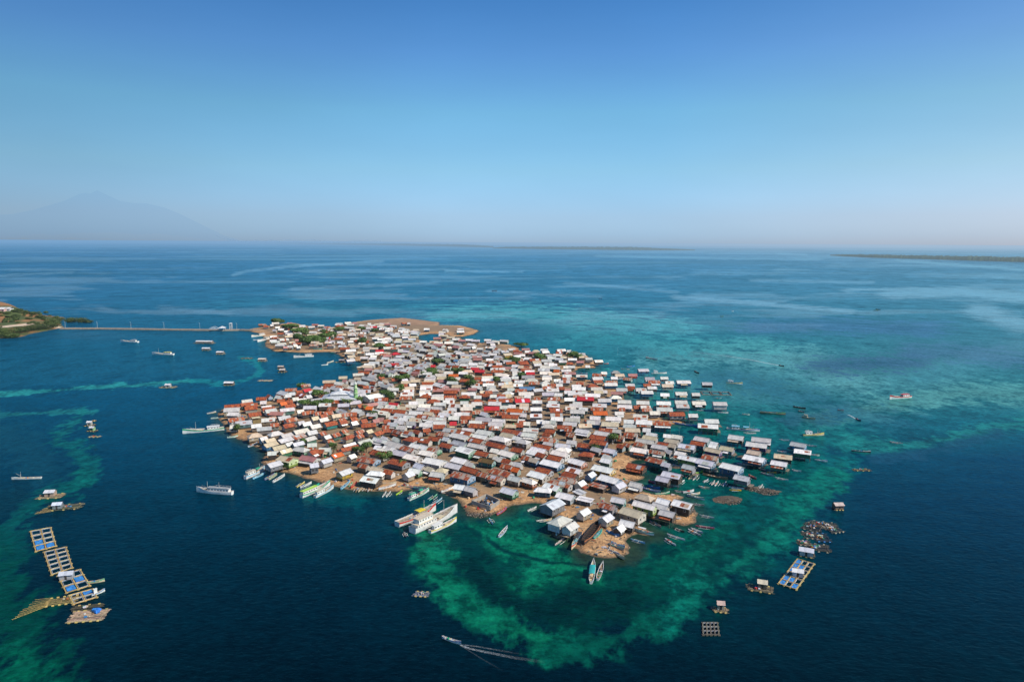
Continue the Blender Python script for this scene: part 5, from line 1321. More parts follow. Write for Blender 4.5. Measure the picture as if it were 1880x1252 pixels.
for a in [(626,900,642,888,'L'),(640,896,647,891,'G'),(644,898,655,890,'R'),(551,896,571,888,'W'),(501,886,522,874,'W'),
          (494,881,508,872,'C'),(486,881,505,872,'P'),(464,880,486,870,'L'),(1090,994,1105,980,'T'),(1165,975,1199,984,'W'),(1262,910,1292,918,'W'),(1264,909,1284,907,'C'),
          (1254,905,1273,902,'W'),(1180,897,1211,905,'P'),(1203,908,1228,906,'G'),(1188,893,1210,898,'B'),(695,901,726,894,'W'),(701,892,727,891,'C'),
          (737,894,779,899,'P'),(912,946,929,935,'R'),(916,987,931,970,'W'),(1113,979,1136,988,'B'),(1117,1003,1144,1013,'N'),(1122,1000,1146,1009,'L'),(1125,1014,1146,1028,'C'),
          (1291,872,1334,881,'O'),(1276,869,1289,867,'M'),(1191,884,1216,890,'R'),(1283,894,1302,898,'C'),(1430,671,1439,673,'D'),(1571,769,1580,773,'D'),
          (1538,753,1548,754,'O'),(1604,570,1612,570,'D'),(1608,568,1616,569,'D'),(1186,657,1206,661,'W'),(1275,682,1283,686,'D'),(1311,732,1324,733,'T'),(1362,761,1376,762,'W'),
          (1395,758,1440,761,'O'),(1239,778,1281,784,'B'),(1262,770,1292,775,'L'),(1318,758,1336,759,'W'),(1456,747,1478,751,'D'),(1465,755,1476,757,'D'),(1472,766,1496,770,'C'),
          (1397,869,1420,875,'N'),(1375,873,1388,880,'R'),(1460,841,1477,843,'W'),(1496,845,1518,848,'W'),(1427,829,1443,832,'W'),(1490,836,1504,837,'W'),
          (655,676,669,674,'W'),(665,678,678,677,'T'),(590,671,602,670,'W'),(575,643,591,643,'G'),(607,648,619,648,'G'),(387,769,409,767,'W'),(417,804,436,802,'W'),(455,821,472,815,'W'),
          (1343,572,1346,572,'W'),(1322,581,1328,581,'D'),(903,534,912,534,'D'),(1099,548,1105,548,'D'),(960,631,968,631,'D'),(998,639,1003,639,'D'),(1021,985,1033,976,'W'),
          (173,1092,187,1087,'W'),(160,1071,191,1067,'C'),(380,760,396,757,'C'),(600,667,612,664,'C'),(1140,678,1155,679,'W'),(1150,674,1165,673,'B'),(1109,668,1117,668,'R'),(1104,678,1118,678,'T'),
          (1563,828,1597,831,'D'),(1000,957,1010,955,'C'),(1063,686,1078,687,'P'),(810,906,832,899,'W'),(484,624,466,625,'W'),(500,586,504,586,'W')]:
    kw = {}
    if a[:2] in ((1262, 910), (1165, 975)): kw = dict(can='W')
    if a[:2] == (1472, 766): kw = dict(cab='C')
    if a[:2] == (1430, 671): kw = dict(words='dark speedboat trailing a white wake on the turquoise flats')
    if a[:2] == (1571, 769): kw = dict(words='small dark motorboat with a short wake right of the drifting hulks')
    if a[:2] == (1395, 758): kw = dict(words='derelict brown wooden hulk aground on the right flats', gear=9)
    if a[:2] == (173, 1092): kw = dict(words='small white cabin boat tied to the lower part of the fish cages', cab='W')
    if a[:2] == (160, 1071): kw = dict(words='pale green open boat tied to the right side of the fish cages', stripe='G')
    if a[:2] == (626, 900): kw = dict(words='light blue boat drawn up on the left beach below the yellow walled house')
    if a[:2] == (1276, 869): kw = dict(words='bright lime green boat between the outer stilt houses')
    boat(*a[:5], **kw)

for a in [(545,895,559,886,'Y'),(653,904,660,894,'O'),(658,904,668,894,'C'),(675,904,682,894,'W'),(702,913,709,904,'W'),(709,913,717,904,'W'),(727,909,738,902,'M'),
          (788,919,802,909,'G'),(796,926,811,916,'L'),(898,952,905,963,'L'),(985,957,1008,955,'W'),(1019,1001,1036,989,'W'),(1158,990,1183,998,'L'),(1193,957,1213,968,'N'),
          (1221,989,1240,1002,'W'),(1225,981,1256,992,'W'),(1237,970,1255,977,'D'),(1263,972,1286,984,'W'),(1268,970,1289,979,'W'),(1277,966,1310,971,'R'),(1284,946,1310,952,'N'),
          (1273,925,1292,929,'N'),(1221,890,1245,894,'W'),(1244,890,1256,883,'W'),(1283,893,1302,898,'N'),(1264,880,1275,870,'C'),(1272,882,1281,874,'W'),(1292,886,1300,881,'W'),
          (1306,891,1312,884,'W'),(1312,893,1319,885,'W'),(1327,893,1333,886,'W'),(1295,865,1317,866,'W'),(1235,853,1251,857,'W'),(1431,807,1448,809,'W'),(1481,817,1499,820,'N'),
          (1455,863,1469,866,'W'),(1423,877,1446,882,'W'),(1393,859,1404,863,'W'),(1409,867,1424,868,'Y'),(1353,851,1381,855,'W'),(1338,894,1365,898,'W'),(1339,900,1360,901,'Y'),
          (1394,897,1400,891,'W'),(1275,753,1291,754,'W'),(1277,735,1292,735,'W'),(1633,811,1656,815,'W'),(969,939,984,932,'W'),(1112,1010,1136,1021,'N'),(1238,901,1256,904,'N'),
          (1365,795,1387,796,'W'),(1230,842,1240,836,'W'),(1236,845,1246,839,'W')]:
    one = a[:2] in ((1221, 989), (1225, 981), (1019, 1001), (727, 909), (702, 913), (709, 913), (1263, 972))
    outrigger(*a[:5], sides=1 if one else 2)
boat(812, 1171, 845, 1183, 'W', 'slim white motorboat racing left across the deep foreground water, trailing a wake', stripe='B', gear=6, wide=.8)

# people in the speeding boat are too small to show as figures in the photo
outrigger(742, 978, 746, 987, 'N', 'small grey tender at the stern of the rafted white ships')
boat(801, 948, 809, 942, 'W', 'small white dinghy with a blue rim between the rafted ships', stripe='B', gear=2)


# ================================================================= rafts, fish cages, pontoon huts
def logs(root, w_, d_, n, col, r=.085, z=.15, name='bamboo_platform', gap=.9):
    m_ = MB()
    for i in range(n):
        y = -d_ / 2 + d_ * (i + .5) / n + random.uniform(-.06, .06)
        if random.random() < .08: continue
        m_.tube((-w_ / 2 + random.uniform(-.7, .5), y, z + random.uniform(-.03, .06)), (w_ / 2 + random.uniform(-.3, .6), y + random.uniform(-.1, .1), z + random.uniform(-.03, .06)), r, n=5, col=jit(col, .25))
    for x in (-w_ * .42, 0, w_ * .42):
        m_.tube((x, -d_ / 2, z + r * 1.7), (x, d_ / 2, z + r * 1.7), r * .9, n=5, col=jit(col, .2))
    return m_.build(name, M_WOOD, root)


def hut(root, cx, cy, w_, d_, wall, rc, z=.35, h_=2.0, rz=0.0, wear=.1):
    m_ = MB(); M_ = Matrix.Translation((cx, cy, 0)) @ Matrix.Rotation(rz, 4, 'Z')
    for (ax, ay), (bx, by) in (((-1, -1), (1, -1)), ((1, -1), (1, 1)), ((1, 1), (-1, 1)), ((-1, 1), (-1, -1))):
        q = [(ax * w_ / 2, ay * d_ / 2, z), (bx * w_ / 2, by * d_ / 2, z), (bx * w_ / 2, by * d_ / 2, z + h_), (ax * w_ / 2, ay * d_ / 2, z + h_)]
        m_.face(q, jit(wall, .1))
    for s in (-1, 1):
        m_.face([(s * w_ / 2, -d_ / 2, z + h_), (s * w_ / 2, d_ / 2, z + h_), (s * w_ / 2, 0, z + h_ + .7)][::s], wall)
    o = MB(); o.merge(m_, M_); wl = o.build('hut_wall', M_WALL, root)
    m_ = MB()
    for s in (-1, 1):
        q = [(-w_ / 2 - .35, s * (d_ / 2 + .4), z + h_ - .15), (w_ / 2 + .35, s * (d_ / 2 + .4), z + h_ - .15), (w_ / 2 + .35, 0, z + h_ + .8), (-w_ / 2 - .35, 0, z + h_ + .8)]
        m_.face(q if s < 0 else q[::-1], rc + (wear,))
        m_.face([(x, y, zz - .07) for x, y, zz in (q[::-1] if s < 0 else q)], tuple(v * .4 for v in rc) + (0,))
    o = MB(); o.merge(m_, M_); o.build('hut_roof', M_ROOF, wl)
    dr = MB().box((0, -d_ / 2 - .03, z + .8), (.7, .05, 1.6), col=(.07, .06, .05))
    o = MB(); o.merge(dr, M_); o.build('door', M_WOOD, wl)


def drums(root, w_, d_, k, col, z=.1):
    for s in (-1, 1):
        for i in range(k):
            x = -w_ / 2 + w_ * (i + .5) / k
            MB().tube((x - .35, s * d_ / 2, z), (x + .35, s * d_ / 2, z), .3, n=8, col=jit(col, .12)).build('float_drum', M_BOAT, root)


def raft(px, py, w_, d_, rz, words, wood=(.42, .33, .2), hutc=None, roofc=(.6, .62, .65), hut_size=(2.6, 2.2), dc=(.55, .42, .15), n=12, gear=5, name='floating_raft', cat='raft', hpos=(0, 0), wear=.1, nd=3):
    c = P(px, py, 0); root = empty(name, c, R(rz))
    logs(root, w_, d_, n, wood)
    drums(root, w_, d_, nd, dc)
    if hutc: hut(root, hpos[0], hpos[1], hut_size[0], hut_size[1], hutc, roofc, wear=wear)
    if gear: cargo(root, w_ * .8, d_ * .8, .35, gear)
    THINGS.append((root, words, cat, (px, py), None))
    return root


WD2 = (.45, .35, .22); DK2 = (.14, .11, .08)
raft(94, 911, 10.5, 6.5, 10, 'brown bamboo raft with a grey roofed hut over the left reef', hutc=(.45, .33, .25), hut_size=(4, 3.2), n=16, hpos=(-.4, .5))
r_ = raft(122, 931, 13, 7, 14, 'weathered raft with a small white roofed hut and long poles trailing left', hutc=(.25, .28, .3), roofc=(.6, .66, .75), hut_size=(3.4, 3), hpos=(-3, -1), wood=(.28, .26, .16), n=11)
pl = MB()
for i in range(10):
    y = -4.6 + i * 1.0
    pl.tube((-10.5 - random.uniform(0, 1.6) + i * .4, y - .9, .08), (-4.5, y, .25), .075, n=5, col=jit((.62, .42, .16), .15))
pl.build('bamboo_pole', M_WOOD, r_)['kind'] = 'stuff'
raft(165, 781, 6, 3.4, 6, 'small raft with a hut, uppermost of the left raft cluster', hutc=(.5, .45, .38), hut_size=(2.6, 2), wood=DK2)
raft(170, 791, 6, 3.4, -8, 'small raft with a green walled hut in the left raft cluster', hutc=(.25, .42, .2), hut_size=(2.8, 2), wood=DK2)
raft(174, 802, 7, 2.6, 2, 'long low raft, lowest of the left raft cluster', wood=(.3, .28, .24), gear=6)
raft(172, 773, 3, 1.6, 0, 'tiny dark raft behind the left raft cluster', wood=DK2, gear=2)
raft(309, 711, 13, 6, 2, 'pale raft with a small hut beside the thin turquoise reef line', hutc=(.4, .4, .4), hut_size=(4, 3), roofc=(.65, .66, .68), gear=8)
raft(487, 699, 12, 5, 2, 'flat beige bamboo raft without a hut in the inner bay', wood=(.55, .46, .32), gear=6)
raft(421, 707, 8, 5, 0, 'white roofed floating hut on the inner bay', hutc=(.2, .15, .12), roofc=(.75, .75, .75), hut_size=(7.5, 4), n=9, gear=0)
raft(376, 630, 24, 8, -2, 'wide white roofed barge nearest the causeway', hutc=(.25, .2, .17), roofc=(.75, .73, .7), hut_size=(19, 6), n=10, gear=8)
raft(379, 643, 9, 6, 0, 'white roofed floating shelter below the wide barge', hutc=(.2, .2, .2), roofc=(.72, .72, .72), hut_size=(8, 5), n=8, gear=0)
raft(405, 650, 9, 6, 0, 'white roofed floating shelter right of the wide barge', hutc=(.25, .22, .2), roofc=(.72, .70, .68), hut_size=(7, 5), n=8, gear=2)
raft(453, 658, 12, 5, 0, 'low dark raft in the middle of the inner bay', wood=DK2, gear=6)
raft(482, 663, 9, 6, 0, 'pale roofed floating hut right of the low dark raft', hutc=(.3, .24, .2), roofc=(.66, .6, .5), hut_size=(7, 5), n=8, gear=0)
raft(516, 677, 6, 5, 0, 'farther of two dark floating huts in the inner bay', hutc=(.12, .1, .09), roofc=(.5, .42, .35), hut_size=(5, 3.5), n=8, gear=2)
raft(519, 683, 8, 6, 0, 'nearer of two dark floating huts in the inner bay', hutc=(.14, .12, .1), roofc=(.6, .55, .5), hut_size=(4.6, 3.6), n=9, gear=7, wood=DK2)
raft(628, 665, 14, 5, 0, 'dark platform with a boat shelter at the neck of the island', hutc=(.08, .07, .07), roofc=(.35, .3, .28), hut_size=(5, 4), n=9, gear=5)
raft(774, 1091, 5, 3.2, -6, 'small raft loaded with white gear alone on the foreground water', wood=(.25, .28, .34), gear=9)
raft(1538, 934, 4.2, 3.6, 3, 'brown stilt shelter alone on the deep water at the right', hutc=(.2, .13, .1), roofc=(.55, .45, .4), hut_size=(3.8, 3.2), n=8, gear=0, wear=.3)
raft(1396, 1081, 8.6, 5, -18, 'brown raft with a beige roofed hut left of the blue tarpaulin cage', hutc=(.25, .2, .15), roofc=(.62, .56, .42), hut_size=(2.8, 2.6), n=14, hpos=(.6, 1), gear=8, wood=(.34, .28, .18))
raft(1322, 1120, 4.8, 3.2, -10, 'small raft with a tiny pale red roofed hut', hutc=(.4, .34, .26), roofc=(.55, .4, .34), hut_size=(2, 1.8), n=9, gear=4, hpos=(.2, .5))
raft(1480, 1019, 5.6, 4, -24, 'floating house with a silver roof above the blue tarpaulin cage', hutc=(.5, .5, .5), roofc=(.6, .62, .68), hut_size=(4.8, 3.6), n=8, gear=0, wear=.02)
raft(1582, 863, 9, 3, 0, 'dark low raft right of the outermost stilt houses', wood=DK2, gear=5)
for k, (px_, py_, w_, d_, rz_, wd_) in enumerate([(1492, 968, 7.5, 8.5, -35, 'upper left raft of the dark right hand cluster'), (1512, 963, 10.5, 6, -20, 'longest upper raft of the dark right hand cluster'),
        (1529, 972, 6, 7, 20, 'upper right raft of the dark right hand cluster'), (1487, 983, 6, 7, -8, 'middle left raft of the dark right hand cluster'),
        (1507, 987, 6.4, 8.5, -6, 'middle raft with blue drums in the dark right hand cluster'), (1476, 997, 5, 5, -12, 'smallest lower left raft of the dark right hand cluster'),
        (1500, 1006, 9.5, 7.5, -14, 'lowest raft of the dark right hand cluster')]):
    raft(px_, py_, w_, d_, rz_, wd_, wood=(.2, .17, .13) if k != 4 else (.1, .12, .14), dc=(.4, .34, .24) if k != 4 else BLU, gear=14, n=11)


def cage(corners, nu, nv, words, tarps=(), col=(.62, .44, .17), name='fish_cage', frac=.13, hutcell=None):
    """floating net cage: four corner pixels (a,b,c,d), grid of nu x nv pens; returns root"""
    pts = [P(x, y, 0) for x, y in corners]
    c = sum(pts, Vector()) / 4
    root = empty(name, c, 0)
    q = [p - c for p in pts]
    def at(u, v): return (q[0] * (1 - u) + q[1] * u) * (1 - v) + (q[3] * (1 - u) + q[2] * u) * v
    zt = .42
    up_ = Vector((0, 0, 1))
    def beam(a, b, wdt, cl):
        d = (b - a); n = d.cross(up_).normalized() * wdt / 2
        m_ = MB(); z0 = up_ * .12; z1 = up_ * zt
        m_.hexa([a - n + z0, a + n + z0, b + n + z0, b - n + z0, a - n + z1, a + n + z1, b + n + z1, b - n + z1][::1], cl)
        return m_
    for i in range(nu + 1):
        a, b = at(i / nu, 0), at(i / nu, 1)
        beam(a, b, .38, jit(col, .12)).build('walkway', M_WOOD, root)
        for k in range(nv + 1):
            p = at(i / nu, k / nv)
            MB().box(p + up_ * .1, (.75, .62, .42), random.uniform(0, .2), jit(col, .1)).build('float', M_BOAT, root)
    for k in range(nv + 1):
        a, b = at(0, k / nv), at(1, k / nv)
        m_ = beam(a + up_ * .03, b + up_ * .03, .32, jit(col, .12)); m_.build('walkway', M_WOOD, root)
    for i in range(nu):
        for k in range(nv):
            u0, u1, v0, v1 = (i + .12) / nu, (i + .88) / nu, (k + .1) / nv, (k + .9) / nv
            p = [at(u0, v0), at(u1, v0), at(u1, v1), at(u0, v1)]
            m_ = MB()
            if (i, k) in tarps:
                pp = [x + up_ * (.3 + random.uniform(-.06, .08)) for x in p]
                g_ = 5
                for a_ in range(g_):
                    for b_ in range(g_):
                        f = lambda s, t: (pp[0] * (1 - s) + pp[1] * s) * (1 - t) + (pp[3] * (1 - s) + pp[2] * s) * t + up_ * (.12 * math.sin(7 * s + i) * math.cos(9 * t + k))
                        m_.face([f(a_ / g_, b_ / g_), f((a_ + 1) / g_, b_ / g_), f((a_ + 1) / g_, (b_ + 1) / g_), f(a_ / g_, (b_ + 1) / g_)], jit((.03, .20, .50), .3))
                m_.build('blue_net', M_NET, root)
            else:
                for (a_, b_) in ((0, 1), (1, 2), (2, 3), (3, 0)):
                    m_.face([p[a_] - up_ * .3, p[b_] - up_ * .3, p[b_] + up_ * .3, p[a_] + up_ * .3], (.08, .12, .18))
                    m_.tube(p[a_] + up_ * .32, p[b_] + up_ * .32, .07, n=4, col=jit((.5, .55, .6), .1))
                m_.build('net_pen', M_NET, root)
    THINGS.append((root, words, 'fish cage', (sum(x for x, y in corners) / 4, sum(y for x, y in corners) / 4), None))
    return root, at


cage([(56, 976), (93, 969), (103, 1003), (66, 1013)], 2, 4, 'yellow framed fish cage with blue nets, uppermost of the left chain', tarps=((0, 2), (0, 3), (1, 3)))
cage([(81, 1014), (121, 1005), (133, 1043), (95, 1056)], 2, 5, 'yellow framed fish cage of dark pens, second from the top in the left chain')
_c, _at = cage([(106, 1058), (147, 1046), (165, 1076), (122, 1089)], 2, 3, 'yellow framed fish cage carrying a small silver roofed hut in the left chain', tarps=((1, 1), (0, 2)))
_p = _at(.3, .3); hut(_c, _p.x, _p.y, 4.0, 2.4, (.4, .4, .42), (.5, .54, .6), rz=R(14), wear=.02)
cage([(127, 1094), (170, 1082), (178, 1097), (135, 1110)], 2, 2, 'yellow framed fish cage below the hut cage in the left chain', tarps=((1, 0),))
r_ = raft(162, 1131, 10.5, 7, 10, 'bamboo platform with a blue tarpaulin heap at the bottom of the left chain', wood=(.55, .42, .28), n=26, gear=5, nd=5, dc=(.6, .45, .15))
tb = MB()
for _i in range(9):
    tb.box((1.8 + random.uniform(-.9, .9), 1.5 + random.uniform(-1, 1), .6 + random.uniform(0, .5)), (1.2, .9, .5), random.uniform(0, 3), jit((.03, .2, .6), .25), random.uniform(-.4, .4))
tb.build('tarpaulin_heap', M_NET, r_)
r_ = raft(160, 1116, 9, 4, 12, 'dark timber platform between the cages and the bamboo platform', wood=(.12, .11, .07), n=10, gear=3)
r_ = raft(114, 1103, 9.5, 5.6, 18, 'yellow bamboo jetty fanning out to the left of the fish cages', wood=(.5, .36, .14), n=8, gear=3, nd=5, dc=(.7, .5, .15))
pl = MB()
for i in range(9):
    y = -2 + i * .5
    pl.tube((-12 + i * .45 + random.uniform(-.5, .5), y * 3.0 - 2.5, .1), (-3.5, y * 1.4, .3), .075, n=5, col=jit((.6, .42, .14), .15))
pl.build('bamboo_pole', M_WOOD, r_)['kind'] = 'stuff'
_c, _at = cage([(1464, 1027), (1495, 1036), (1462, 1083), (1429, 1072)], 3, 6, 'large yellow framed fish cage with blue tarpaulins on the right', tarps=((0, 0), (0, 1), (0, 2), (1, 4), (0, 4), (0, 5), (2, 5), (1, 1)))
_p = _at(.62, .58); hut(_c, _p.x, _p.y, 3.4, 2.2, (.65, .65, .65), (.78, .78, .76), rz=R(-20), wear=0)
cage([(1290, 1144), (1317, 1144), (1320, 1166), (1291, 1166)], 4, 3, 'small black net cage at the lower right of the reef', col=(.16, .14, .1))
_c, _at = cage([(1286, 719), (1338, 720), (1343, 726), (1290, 725)], 3, 1, 'thin timber pen frame in front of the outlying stilt hut', col=(.3, .26, .16))

# ================================================================= trees
def crown_mesh(rad, hgt, n, leaf, col, z0, lobes=6):
    m_ = MB()
    cs = [(random.uniform(-.55, .55) * rad, random.uniform(-.55, .55) * rad, z0 + random.uniform(.1, .7) * hgt, random.uniform(.42, .72)) for _ in range(lobes)]
    cs.append((0, 0, z0 + hgt * .5, .8))
    for i in range(n):
        cx, cy, cz, s = random.choice(cs)
        th = random.uniform(0, 2 * math.pi); ph = math.acos(random.uniform(-.75, 1)); rr = s * random.uniform(.55, 1.05)
        nrm = Vector((math.sin(ph) * math.cos(th), math.sin(ph) * math.sin(th), math.cos(ph)))
        p = Vector((cx, cy, cz)) + Vector((nrm.x * rad * rr, nrm.y * rad * rr, nrm.z * hgt * .5 * rr))
        a = (nrm + Vector((random.uniform(-.7, .7), random.uniform(-.7, .7), random.uniform(-.5, .7)))).normalized()
        t1 = a.cross(Vector((random.random(), random.random(), random.random()))).normalized(); t2 = a.cross(t1)
        l_ = leaf * random.uniform(.6, 1.4)
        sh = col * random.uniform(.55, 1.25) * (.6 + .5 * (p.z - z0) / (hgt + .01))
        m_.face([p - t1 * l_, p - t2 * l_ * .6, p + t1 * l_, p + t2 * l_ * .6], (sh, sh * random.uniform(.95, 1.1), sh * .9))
    return m_


def tree(px, py, rad, hgt, words, kind='tree', mat=None, col=1.0, trunk=1.6, grp=None, n=None):
    c = P(px, py, 1.0); c.z = max(0, ground_z(c.x, c.y)) - .1
    root = empty(kind, c)
    tr = MB()
    tr.tube((0, 0, 0), (0, 0, trunk + hgt * .3), .16 + rad * .04, .1 + rad * .02, 6, (.16, .12, .08))
    for i in range(4):
        th = i * 1.6 + random.random()
        tr.tube((0, 0, trunk * .8), (math.cos(th) * rad * .5, math.sin(th) * rad * .5, trunk + hgt * .45), .09 + rad * .02, .04, 5, (.16, .12, .08))
    tr.build('trunk', M_WOOD, root)
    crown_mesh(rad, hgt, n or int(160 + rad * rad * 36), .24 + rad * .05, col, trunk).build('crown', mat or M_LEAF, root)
    THINGS.append((root, words, 'tree', (px, py), grp))


def palm(px, py, hgt, words):
    c = P(px, py, 1.0); c.z = max(0, ground_z(c.x, c.y)) - .1
    root = empty('palm_tree', c)
    tr = MB(); px0 = Vector((0, 0, 0))
    for i in range(5):
        p1 = Vector((.12 * (i + 1) ** 1.3, .05 * i, hgt * (i + 1) / 5)); tr.tube(px0, p1, .2 - .02 * i, .18 - .02 * i, 6, (.24, .19, .13)); px0 = p1
    tr.build('trunk', M_WOOD, root)
    cr = MB()
    for i in range(15):
        th = i * 2.4; el = random.uniform(-.2, .9); L_ = random.uniform(2.4, 3.2); prev = px0; w_ = .05
        d = Vector((math.cos(th) * math.cos(el), math.sin(th) * math.cos(el), math.sin(el)))
        side = Vector((-math.sin(th), math.cos(th), 0))
        for k in range(5):
            nx_ = prev + d * L_ / 5; d = (d + Vector((0, 0, -.28))).normalized()
            w1 = (.38, .5, .45, .3, .05)[k]
            for s in (-1, 1):
                dr = Vector((0, 0, -.16))
                cr.face([prev, nx_, nx_ + side * s * w1 + dr, prev + side * s * w_ + dr], (1, 1, 1) if random.random() < .7 else (1.5, 1.3, .8))
            prev = nx_; w_ = w1
    cr.build('crown', M_PALM, root)
    THINGS.append((root, words, 'tree', (px, py), None))


palm(736, 861, 4.5, 'palm tree among the houses just above the sandy beach')
palm(628, 749, 6, 'left palm of the clump in front of the mosque')
palm(634, 752, 6.5, 'middle palm of the clump in front of the mosque')
palm(641, 750, 6, 'right palm of the clump in front of the mosque')
palm(774, 698, 7, 'tall dark palm beside the lane in the upper village')
palm(667, 760, 6, 'palm tree right of the mosque below the green minaret')
TR = [(560,749,5,4),(577,751,4,4),(586,750,4,4),(596,750,4.5,4.5),(605,749,4,4),(553,714,4,4),(709,735,5.5,6),(717,738,4,4),(732,704,5,5),(745,700,4,5),(829,708,5,6),(795,693,6,4),(736,722,4,5),
      (860,706,4,7),(863,714,5,6),(956,698,4,6),(910,706,3.5,5),(845,690,4,5),(992,662,6,5),(1052,660,6,7),(1064,662,5,5),(1126,815,3.6,4.6),(1093,833,3,4),(613,832,2.8,4),(673,831,3.2,4.5),
      (664,836,2.6,3),(701,849,3.4,3.5),(713,846,3,3),(655,835,2.4,2.5),(557,820,2,2.5),(437,794,2.6,4),(803,671,6,5),(792,688,7,4),(660,743,3.5,4),(684,770,3.5,4),(584,731,5,4),(597,734,3.5,4),
      (508,597,9,8),(537,606,8,6),(525,604,6,4),(549,614,10,6),(560,618,5,7),(548,628,7,8),(560,634,8,8),(572,630,9,7),(585,632,9,7),(598,624,8,6),(608,622,7,8),(596,615,5,5),(664,636,6,8),(698,642,6,5),
      (622,611,6,6),(664,608,6,4),(690,612,5,4),(872,630,4,3),(958,636,8,2.5),(945,668,6,5),(930,668,4,4),(835,687,4,4),(700,700,4,4)]
for px_, py_, r_, h_ in TR:
    tree(px_, py_, r_ * 1.08, h_ * 1.05, random.choice(['bushy green tree between the roofs']), col=random.uniform(.8, 1.3), trunk=2.6, grp='trees among the houses')


# ================================================================= mosque and minaret
def mosque():
    c = P(625, 738, 2); c.z = ground_z(c.x, c.y)
    root = empty('mosque', c, R(6))
    w_, d_ = 24, 17
    m_ = MB().box((0, 0, 2.3), (w_, d_, 4.6), col=(.66, .66, .64)); m_.build('wall', M_WALL, root)
    def frustum(z0, z1, a0, b0, a1, b1, col, name):
        f = MB(); lo = [(-a0, -b0, z0), (a0, -b0, z0), (a0, b0, z0), (-a0, b0, z0)]; hi = [(-a1, -b1, z1), (a1, -b1, z1), (a1, b1, z1), (-a1, b1, z1)]
        for i in range(4):
            j = (i + 1) % 4; f.face([lo[i], lo[j], hi[j], hi[i]], col)
        f.face(hi, col); f.face(lo[::-1], (.2, .2, .2, 0))
        return f.build(name, M_ROOF, root)
    frustum(4.5, 6.6, w_ / 2 + 1.2, d_ / 2 + 1.2, 6.2, 4.6, (.55, .58, .60, .08), 'lower_roof')
    MB().box((0, 0, 7.1), (11.4, 8.2, 1.2), col=(.6, .62, .6)).build('clerestory', M_WALL, root)
    frustum(7.5, 9.3, 7, 5.3, 1.6, 1.4, (.66, .68, .68, .04), 'upper_roof')
    dm = MB(); n = 14
    for i in range(6):
        a0, a1 = i / 6 * math.pi / 2, (i + 1) / 6 * math.pi / 2
        for k in range(n):
            t0, t1 = 2 * math.pi * k / n, 2 * math.pi * (k + 1) / n
            f = lambda a, t: (1.7 * math.cos(a) * math.cos(t), 1.7 * math.cos(a) * math.sin(t), 9.3 + 2.1 * math.sin(a))
            dm.face([f(a0, t0), f(a0, t1), f(a1, t1), f(a1, t0)], (.7, .74, .76))
    d = dm.build('dome', M_BOAT, root, smooth=True)
    MB().tube((0, 0, 11.3), (0, 0, 13.4), .1, .03, 5, (.7, .7, .6)).build('finial', M_BOAT, d)
    for i in range(7):
        MB().box((-w_ / 2 + 2 + i * 3.3, -d_ / 2 - .04, 2.4), (1.2, .08, 2.2), col=(.05, .08, .08)).build('window', M_GLASS, root)
    THINGS.append((root, 'white mosque with a stepped hip roof and small dome', 'mosque', (625, 733), None))
    c = P(653.5, 742, 1.5); c.z = ground_z(c.x, c.y)
    root = empty('minaret', c)
    z = 0
    for k, (r_, h_, cl) in enumerate([(1.9, 4.2, (.30, .58, .22)), (1.6, 4.0, (.36, .64, .26)), (1.35, 3.6, (.34, .62, .24)), (1.0, 2.4, (.5, .68, .35))]):
        MB().tube((0, 0, z), (0, 0, z + h_), r_, r_ * .93, 8, jit(cl, .05)).build('shaft', M_WALL, root)
        MB().tube((0, 0, z + h_), (0, 0, z + h_ + .35), r_ * 1.35, r_ * 1.35, 8, (.62, .7, .5)).build('balcony', M_WALL, root)
        z += h_ + .35
    MB().tube((0, 0, z), (0, 0, z + 1.9), 1.1, .08, 8, (.7, .74, .7)).build('spire', M_WALL, root)
    THINGS.append((root, 'lime green tiered minaret beside the mosque', 'minaret', (653, 728), None))


mosque()


# ================================================================= walled yard on the rubble spit
def yard():
    c = P(890, 935, 1.0)
    q = [P(866, 926, 1), P(893, 914, 1), P(917, 925, 1), P(900, 937, 1)]
    c = sum(q, Vector()) / 4; c.z = ground_z(c.x, c.y) - .1
    root = empty('walled_yard', c)
    q = [Vector((p.x - c.x, p.y - c.y, 0)) for p in q]
    for i in range(4):
        a, b = q[i], q[(i + 1) % 4]
        d = b - a; m_ = MB(); hgt = 1.9
        m_.box((a + b) / 2 + Vector((0, 0, hgt / 2 + .01 * i)), (d.length - .2 * (i % 2), .28, hgt), math.atan2(d.y, d.x), (.40, .37, .32))
        m_.build('wall', M_WALL, root)
    THINGS.append((root, 'roofless grey block walled yard on the stony spit', 'yard', (893, 926), None))
    for k in range(26):
        u, v = random.uniform(.15, .85), random.uniform(.15, .85)
        p = (q[0] * (1 - u) + q[1] * u) * (1 - v) + (q[3] * (1 - u) + q[2] * u) * v
        o = empty('fuel_drum', c + p + Vector((0, 0, .15)))
        cl = random.choice([(.03, .06, .09), (.05, .18, .42), (.03, .03, .03), (.45, .47, .48), (.04, .05, .06)])
        lt = MB().tube((0, 0, 0), (0, 0, .9), .38, .38, 8, cl).build('drum_body', M_BOAT, o)
        MB().tube((0, 0, .9), (0, 0, .94), .34, .34, 8, tuple(v_ * 1.5 + .05 for v_ in cl)).build('lid', M_BOAT, o)
        THINGS.append((o, 'dark plastic drum standing in the walled yard', 'drum', (893, 926), 'drums packed inside the walled yard'))


yard()


